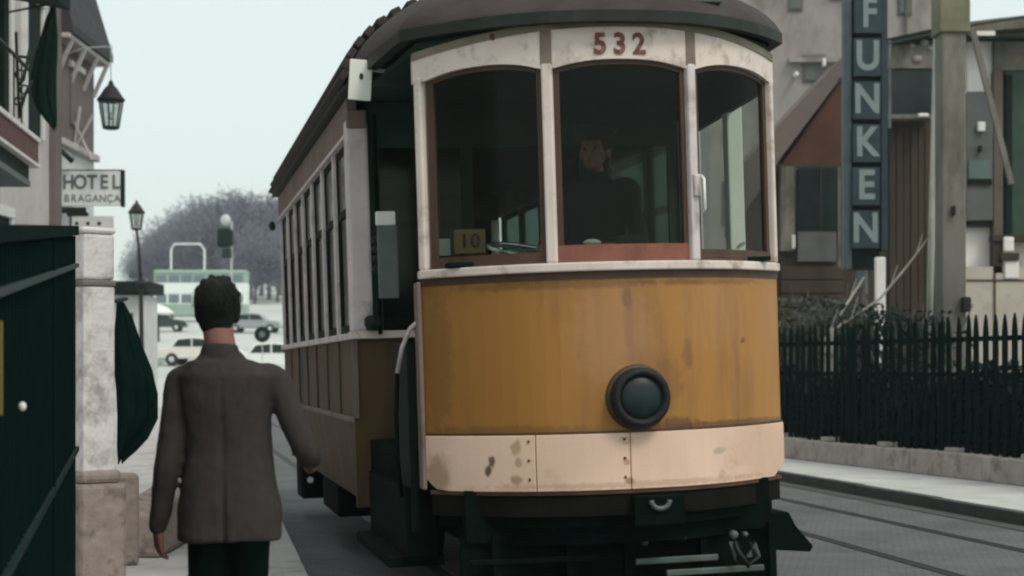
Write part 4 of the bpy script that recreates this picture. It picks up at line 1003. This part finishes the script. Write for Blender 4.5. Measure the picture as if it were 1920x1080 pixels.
# ================================================================== RIGHT SIDE
# low stone wall with separate blocks
wallr = empty('low_stone_wall', (RW(22), 22, .115), 'low pinkish stone wall of long blocks under the right picket fence', 'wall')
y = 11.0; wl0 = wallr.location
while y < 44:
    L = R.uniform(1.5, 1.75); e = y + L - .02; j = R.uniform(-.006, .006)
    p = [(RW(y)-wl0.x+j, y-wl0.y), (RW(e)-wl0.x+j, e-wl0.y), (RW(e)-wl0.x+.34, e-wl0.y), (RW(y)-wl0.x+.34, y-wl0.y)]
    MB().prism(p, 'z', 0, .30+R.uniform(-.008,.008)).build('stone_block', M_stone, wallr, bevel=.018)
    if R.random() < .9:
        m0 = lerp(y, e, .42); m1 = m0+.22
        q = [(RW(m0)-wl0.x+.05, m0-wl0.y), (RW(m1)-wl0.x+.05, m1-wl0.y), (RW(m1)-wl0.x+.27, m1-wl0.y), (RW(m0)-wl0.x+.27, m0-wl0.y)]
        MB().prism(q, 'z', .30, .36).build('footing_stone', M_stone, wallr, bevel=.01)
    y += L
fr_ = empty('picket_fence', (RW(22)+.17, 22, .42), 'dark green picket fence on the low stone wall at right', 'fence')
fl = fr_.location
def fpic():
    w = .10; pr = [(-w/2, 0), (w/2, 0), (w/2, 1.48), (w*.28, 1.62), (0, 1.70), (-w*.28, 1.62), (-w/2, 1.48)]
    return MB().prism(pr, 'y', -.012, .012)
ang = math.atan2(.2767, 1)
first = None; k = 0; y = 17.0
while y < 40 and k < 290:
    if first is None: first = fpic().build('picket', M_fence, fr_); o = first
    else:
        o = first.copy(); COL.objects.link(o)
    o.location = (RW(y)+.17-fl.x, y-fl.y, -.04 + R.uniform(-.01, .01)); o.rotation_euler = (R.uniform(-.01,.01), R.uniform(-.012,.012), radians(90)+ang)
    y += .205; k += 1
for z in (.18, .95, 1.38):
    MB().bar((RW(17)+.20-fl.x, 17-fl.y, z), (RW(40)+.20-fl.x, 40-fl.y, z), .04, .06).build('fence_rail', M_fence, fr_)
y = 17.2
while y < 40:
    MB().bar((RW(y)+.21-fl.x, y-fl.y, -.05), (RW(y)+.21-fl.x, y-fl.y, 1.6), .07, .07, (1,0,0)).build('fence_post', M_fence, fr_); y += 2.4
# hedge mass behind the fence
M_leaf = mat('dark_hedge_leaves', (.003, .014, .010), .7, .4, 2)
M_leaf2 = mat('dusty_grey_leaves', (.055,.068,.058), .8, .4, 2)
def leaves(name, m, region, n, size, seed, label=None):
    rr = random.Random(seed); mb = MB()
    for i in range(n):
        c = region(rr); a = Vector((rr.gauss(0,1), rr.gauss(0,1), rr.gauss(0,1))).normalized(); b = a.cross(Vector((rr.gauss(0,1), rr.gauss(0,1), rr.gauss(0,1)))).normalized(); s = size*rr.uniform(.6,1.3)
        mb.add([c - a*s, c + b*s*.5, c + a*s, c - b*s*.5], [(0,1,2,3)])
    return mb.build(name, m)
def hreg(rr):
    y = rr.uniform(17, 42); x = RW(y) + rr.uniform(.38, 1.0); t = 1.30 + .12*math.sin(y*2.1) + .1*math.sin(y*5)
    return Vector((x, y, rr.uniform(.1, t)))
h = leaves('hedge', M_leaf, hreg, 42000, .085, 4); struct(h, 'stuff'); h['label'] = 'dark clipped hedge behind the right picket fence'; h['category'] = 'hedge'
# shrub with pale stems, behind fence centre right
def shrub(px, Y, z1, seed, label, m=M_leaf2, sp=.8, nst=16):
    rr = random.Random(seed); g0 = Vector((W(px,0,Y).x, Y, 0)); root = empty('shrub', g0, label, 'shrub', 'straggly shrubs behind the right picket fence')
    for k in range(nst):
        t = Vector((rr.uniform(-1,1)*sp*1.3, rr.uniform(-.6,.6), z1*rr.uniform(.75,1.05))); m_ = t*.5 + Vector((rr.uniform(-.15,.15), rr.uniform(-.15,.15), .1))
        MB().tube([(0,0,0), m_, t], [.03,.02,.009], 5, False).build('stem', mat('pale_stems', (.09,.09,.08), .85, .2, 3), root)
    mb = MB()
    for i in range(900):
        c = Vector((rr.gauss(0,.5)*sp, rr.gauss(0,.35), z1*(.35+.6*rr.random()))); a = Vector((rr.gauss(0,1), rr.gauss(0,1), rr.gauss(0,1))).normalized()*.07*rr.uniform(.5,1.4); b = a.cross(Vector((rr.gauss(0,1), rr.gauss(0,1), 1))).normalized()*.03
        mb.add([c-a, c+b, c+a, c-b], [(0,1,2,3)])
    mb.build('foliage', m, root); return root
shrub(1530, 29, 2.75, 1, 'straggly dusty shrub behind the fence, nearest the tram')
shrub(1620, 28, 2.6, 2, 'straggly dark shrub behind the fence, right below the vertical letter sign', M_leaf)
shrub(1700, 27.5, 2.45, 3, 'straggly dark shrub behind the fence, left of the concrete column', M_leaf)

for (pts, w_b, lab) in (([(1545,640),(1575,590),(1620,520)], .03, 'pale bare branch leaning left of the short white post'), ([(1560,620),(1650,560),(1700,500),(1745,440)], .028, 'long pale bare branch slanting up to the thin pale pole')):
    root = empty('bare_branch', (W(pts[0][0],0,27.6).x, 27.6, 0), lab, 'branch', 'bare branches behind the picket fence'); l = root.location
    P_ = [Vector((0,0,0))] + [W(x, y, 27.6+.25*i)-l for i, (x, y) in enumerate(pts)]
    MB().tube(P_, [w_b*1.3]+[w_b*(1-.2*i) for i in range(len(pts))], 6).build('limb', mat('pale_branch_bark', (.26,.25,.22), .85, .2, 4), root, smooth=True)
    for i in range(2, len(P_)):
        MB().tube([P_[i-1].lerp(P_[i], .4), P_[i-1].lerp(P_[i], .4)+Vector((.12, .05, .34))], [w_b*.5, .006], 5).build('twig', mat('pale_branch_bark', (.26,.25,.22)), root)
# buildings: each one faces the street; px-derived plane sheets get real depth
def fb(root, name, m, px0, px1, py0, py1, Y, depth=.2, bev=0, parent=None):
    a = W(px0, py1, Y); b = W(px1, py0, Y); l = root.location
    return MB().box(a.x-l.x, b.x-l.x, Y-l.y, Y+depth-l.y, a.z-l.z, b.z-l.z).build(name, m, parent or root, bevel=bev)
M_g1 = mat('mottled_grey_render', (.32,.295,.28), .9, .28, .5, (.16,.14,.13), .9, .5, .5, 8, stretch=(1,1,.5), dirt_lo=.46)
M_g2 = mat('grey_concrete', (.175,.165,.145), .9, .28, 1.6, (.075,.075,.055), .9, 1.3, .5, 12, stretch=(1,1,.35), dirt_lo=.46)
M_dk = mat('dark_green_black_glass', (.010,.022,.021), .25, .3, 2)
M_rb = mat('red_brown_gable_boards', (.085,.036,.024), .8, .25, 1, (.03,.02,.015), .6, 1.4)
M_mau = mat('brown_mauve_roof', (.15,.115,.105), .9, .15, .8)
M_bw = mat('brown_weathered_timber', (.055,.042,.028), .85, .3, 1.5, (.02,.02,.016), .6, 2, stretch=(1,1,.15))
M_wp = mat('white_panel_paint', (.76,.73,.70), .7, .06, 2)
M_bei = mat('beige_render', (.46,.42,.36), .85, .1, 1.2, (.24,.22,.19), .6, 1.3)
M_gp = mat('grey_blue_panel', (.11,.115,.115), .7, .15, 2)
g0 = Vector((W(1600,0,62).x, 62, 0))
bA = empty('building', g0, 'tall mottled grey rendered building rising behind the tram and letter sign', 'building')
fb(bA, 'wall', M_g1, 1330, 1772, -420, 700, 62, 9)
for (x0, x1, y0, y1) in ((1482,1502,-40,16), (1560,1585,-60,-5), (1510,1545,105,150), (1688,1706,-40,24)):
    f = fb(bA, 'window', M_g2, x0-4, x1+4, y0-4, y1+4, 61.93, .07); fb(bA, 'pane', M_gp, x0, x1, y0, y1, 61.88, .05, parent=f)
fb(bA, 'cornice', M_g1, 1480, 1600, 108, 116, 61.7, .3)
fb(bA, 'wall_lamp', M_wp, 1490, 1498, 134, 142, 61.5, .5, .05)
fb(bA, 'wall_lamp', M_wp, 1543, 1549, 108, 124, 61.6, .4, .05)
fb(bA, 'drain_pipe', M_g2, 1698, 1702, -200, 95, 61.8, .15)
# brown lean-to with gable
g0 = Vector((W(1530,0,48).x, 48, 0)); bB = empty('building', g0, 'low building with red-brown sloping gable right behind the tram', 'building')
def poly(root, name, m, pts, Y, depth):
    l = root.location; P = [W(x, y, Y) for x, y in pts]
    return MB().prism([(p.x-l.x, p.z-l.z) for p in P], 'y', Y-l.y, Y+depth-l.y).build(name, m, root)
poly(bB, 'gable', M_rb, [(1400,420),(1400,395),(1468,305),(1585,140),(1610,140),(1610,420)], 48, 5)
poly(bB, 'roof', M_mau, [(1400,395),(1400,300),(1585,100),(1590,128),(1468,290)], 47.6, 5.8)
fb(bB, 'wall', M_bw, 1400, 1660, 306, 720, 47.9, .4)
f = fb(bB, 'window', M_dk, 1498, 1582, 314, 432, 47.8, .1); fb(bB, 'mullion', M_bw, 1538, 1541, 314, 432, 47.75, .05, parent=f)
fb(bB, 'pilaster', M_g2, 1464, 1490, 312, 470, 47.6, .3); fb(bB, 'panel', M_gp, 1496, 1568, 434, 490, 47.7, .15)
fb(bB, 'drain_pipe', M_wp, 1486, 1491, 440, 465, 47.4, .1)
# timber building right
g0 = Vector((W(1700,0,40).x, 40, 0)); bC = empty('building', g0, 'brown timber-fronted building between the letter sign and pale pole', 'building')
fb(bC, 'wall', M_bw, 1655, 1775, 74, 720, 40, 3)
poly(bC, 'roof_edge', M_dkgreen, [(1655,86),(1655,74),(1765,50),(1765,64)], 39.7, 5.4)
fb(bC, 'frieze', M_g2, 1662, 1750, 84, 128, 39.93, .07)
for (x, y, r) in ((1710,86,6), (1733,80,8), (1720,110,9), (1745,92,5)):
    p = W(x, y, 39.9)-g0; MB().ell(p, (r/F*40, .04, r/F*40*.8), 12, 8).build('stucco_rosette', mat('pink_grey_stucco', (.25,.22,.22), .8), bC, smooth=True)
fb(bC, 'dark_opening', M_dk, 1668, 1746, 132, 214, 39.92, .08)
fb(bC, 'awning_edge', M_g2, 1664, 1748, 214, 222, 39.4, .6)
fb(bC, 'soffit_lamp', M_wp, 1722, 1742, 212, 219, 39.3, .2, .03)
for k in range(6):
    x0 = 1668 + k*13.4; fb(bC, 'board', M_bw, x0, x0+12.4, 240, 620, 39.93 - (.03 if k % 2 else 0), .07, .01)
# letter sign
SY = 34.0; sx_ = SY/F; s0 = W(1625, 520, SY)
sgn = empty('vertical_letter_sign', (s0.x, SY, 0), 'tall dark blue vertical sign of stacked letter boxes reading FUNKEN', 'sign')
M_sb = mat('dark_blue_sign', (.022,.042,.055), .6, .2, 3); M_sb2 = mat('blue_grey_sign_rail', (.055,.08,.085), .6, .2, 3)
M_sl = mat('pale_blue_grey_letters', (.19,.245,.245), .6, .1, 3)
l = sgn.location
def sbx(name, m, px0, px1, py0, py1, y0, y1, parent=None):
    a = W(px0, py1, SY); b = W(px1, py0, SY); return MB().box(a.x-l.x, b.x-l.x, y0, y1, a.z-l.z, b.z-l.z).build(name, m, parent or sgn, bevel=.01)
sbx('side_rail', M_sb2, 1583, 1597, -60, 505, -.02, .30); sbx('side_rail', M_sb, 1652, 1664, -60, 470, -.02, .30)
sbx('back_panel', M_dkgreen, 1597, 1652, -60, 505, .12, .28)
for i, ch in enumerate('FUNKEN'):
    cy = 28 + i*80.5; dx = -i*.8
    bx_ = sbx('letter_box', M_sb, 1600+dx, 1651+dx, cy-35, cy+36, -.10, .12)
    c = W(1628+dx*1.2-(2 if i else 0), cy, SY)
    letter(ch, .78, M_sl, bx_, (c.x-l.x, -.108, c.z-l.z), bold=.022, sx=.86 if ch != 'F' else .8)
MB().tube([(0,.2,0), (0,.2,W(0,505,SY).z)], .06, 8).build('post', M_g2, sgn)
sbx('base_plate', M_sb2, 1606, 1622, 508, 540, -.05, .1)
# short white post
q = box('marker_post', M_wp, None, -.09, .09, -.06, .06, 0, 3.4, .02); q.location = (W(1650,0,31).x, 31, 0); tag(q, 'short white post behind the fence under the letter sign', 'post')
# thin pale pole
pa = W(1742, 620, 29); pb = W(1757, 62, 29); pa0 = pa + (pa-pb).normalized()*(pa.z/((pb-pa).normalized().z))
q = MB().tube([Vector((0,0,0)), pb-Vector((pa0.x, pa0.y, 0))], .055, 10).build('thin_pole', mat('pale_grey_pole', (.42,.42,.38), .7, .15, 3), None, smooth=True); q.location = (pa0.x, pa0.y, 0)
tag(q, 'thin pale grey pole left of the thick concrete column', 'pole')
# column
q0 = Vector((W(1788,0,28).x, 28, 0)); cn = empty('concrete_column', q0, 'thick mossy grey concrete column rising past the photo top', 'column')
fb(cn, 'shaft', M_g2, 1766, 1812, 60, 740, 28, .5, .03); fb(cn, 'upper_shaft', mat('mossy_concrete', (.19,.185,.13), .9, .2, 1.5, (.10,.105,.06), .7, 1.2), 1762, 1820, -150, 60, 27.95, .6, .03)
fb(cn, 'iron_knob', M_black, 1786, 1793, 385, 403, 27.9, .1, .02); fb(cn, 'iron_knob', M_black, 1805, 1822, 556, 585, 27.85, .15, .03)
# right-hand house
g0 = Vector((W(1860,0,34).x, 34, 0)); bD = empty('building', g0, 'low right-edge house with white panels, grey board and dark green door', 'building')
fb(bD, 'rear_wall', M_wp, 1806, 2100, 75, 740, 34, 1.0)
poly(bD, 'roof', M_g2, [(1790,68),(1790,44),(1870,34),(2100,10),(2100,40),(1870,56)], 33.4, 1.2)
fb(bD, 'roof_beam', M_wp, 1822, 1866, 58, 70, 33.3, .2)
fb(bD, 'white_panel', M_wp, 1815, 1860, 76, 172, 33.9, .1)
fb(bD, 'grey_board', M_gp, 1812, 1862, 174, 414, 33.7, .3, .02)
fb(bD, 'board_window', mat('grey_green_pane', (.10,.15,.14), .4), 1817, 1857, 300, 335, 33.66, .05); fb(bD, 'board_window_sill', M_dkgreen, 1815, 1860, 336, 345, 33.64, .08)
fb(bD, 'shadow_gap', M_black, 1806, 1864, 414, 424, 33.8, .2)
fb(bD, 'upper_wall', M_g2, 1864, 2100, 58, 132, 33.75, .25)
fb(bD, 'jamb', mat('brown_grey_jamb', (.12,.10,.085), .85, .2, 2), 1863, 1881, 132, 510, 33.7, .3, .02)
fb(bD, 'door', mat('faded_dark_green_door', (.035,.065,.05), .6, .2, 2), 1884, 2100, 132, 442, 33.8, .15)
fb(bD, 'door_panel', M_dkgreen, 1886, 1898, 140, 438, 33.74, .1)
fb(bD, 'beige_dado', M_bei, 1800, 2100, 500, 740, 33.6, .35)
fb(bD, 'brown_ledge', M_bw, 1862, 2100, 440, 452, 33.55, .3); fb(bD, 'brown_bracket', M_bw, 1862, 1880, 452, 512, 33.6, .2)
fb(bD, 'brown_ledge', M_bw, 1876, 1912, 474, 488, 33.5, .2, .02)
fb(bD, 'seam', M_bw, 1812, 2100, 524, 527, 33.58, .1); fb(bD, 'seam', M_bw, 1864, 1867, 512, 700, 33.57, .1)
p0 = W(1824, 58, 32.8); p1 = W(1896, 345, 32.8)
MB().bar(p0-g0, p1-g0, .10, .10, (0,1,0)).build('diagonal_strut', M_g2, bD)
for (px, py0, py1) in ((1572, 312, 500), (1667, 76, 240)): fb(bB if px < 1600 else bC, 'rain_pipe', M_g2, px, px+4, py0, py1, 47.2 if px < 1600 else 39.2, .08)
for k in range(5): fb(bB, 'clapboard', M_bw, 1465, 1582, 500+k*26, 524+k*26, 47.75 - .02*(k % 2), .12, .02)
fb(bD, 'bracket_shelf', M_wp, 1834, 1848, 228, 246, 33.6, .1, .02); fb(bD, 'iron_knob', M_black, 1836, 1843, 272, 284, 33.6, .1, .02)
fb(bD, 'gutter', M_dkgreen, 1812, 2100, 66, 74, 33.2, .25, .03)
fb(bD, 'plaster_patch', M_wp, 1882, 1902, 444, 472, 33.5, .08, .03); fb(bD, 'plaster_patch', M_wp, 1884, 1911, 490, 523, 33.55, .08, .03)
# overhead wire
wi = MB().tube([W(1655, 84, 38), W(1830, 46, 33), W(2000, 20, 29)], .02, 5).build('overhead_wire', M_black); tag(wi, 'black overhead wire sagging along the right-hand roofs', 'wire')

# ================================================================== HAZE
hz = MB().box(-160, 160, -12, 345, -1.2, 32).build('haze', mat('dummy', (1,1,1))); hz['kind'] = 'stuff'
hm = bpy.data.materials.new('haze_air'); hm.use_nodes = True; N = hm.node_tree.nodes; N.remove(N['Principled BSDF'])
pv_ = N.new('ShaderNodeVolumePrincipled'); pv_.inputs['Color'].default_value = (.86,.94,.97,1); pv_.inputs['Density'].default_value = .0006; pv_.inputs['Anisotropy'].default_value = .2
hm.node_tree.links.new(pv_.outputs[0], N['Material Output'].inputs['Volume']); hz.data.materials.clear(); hz.data.materials.append(hm)
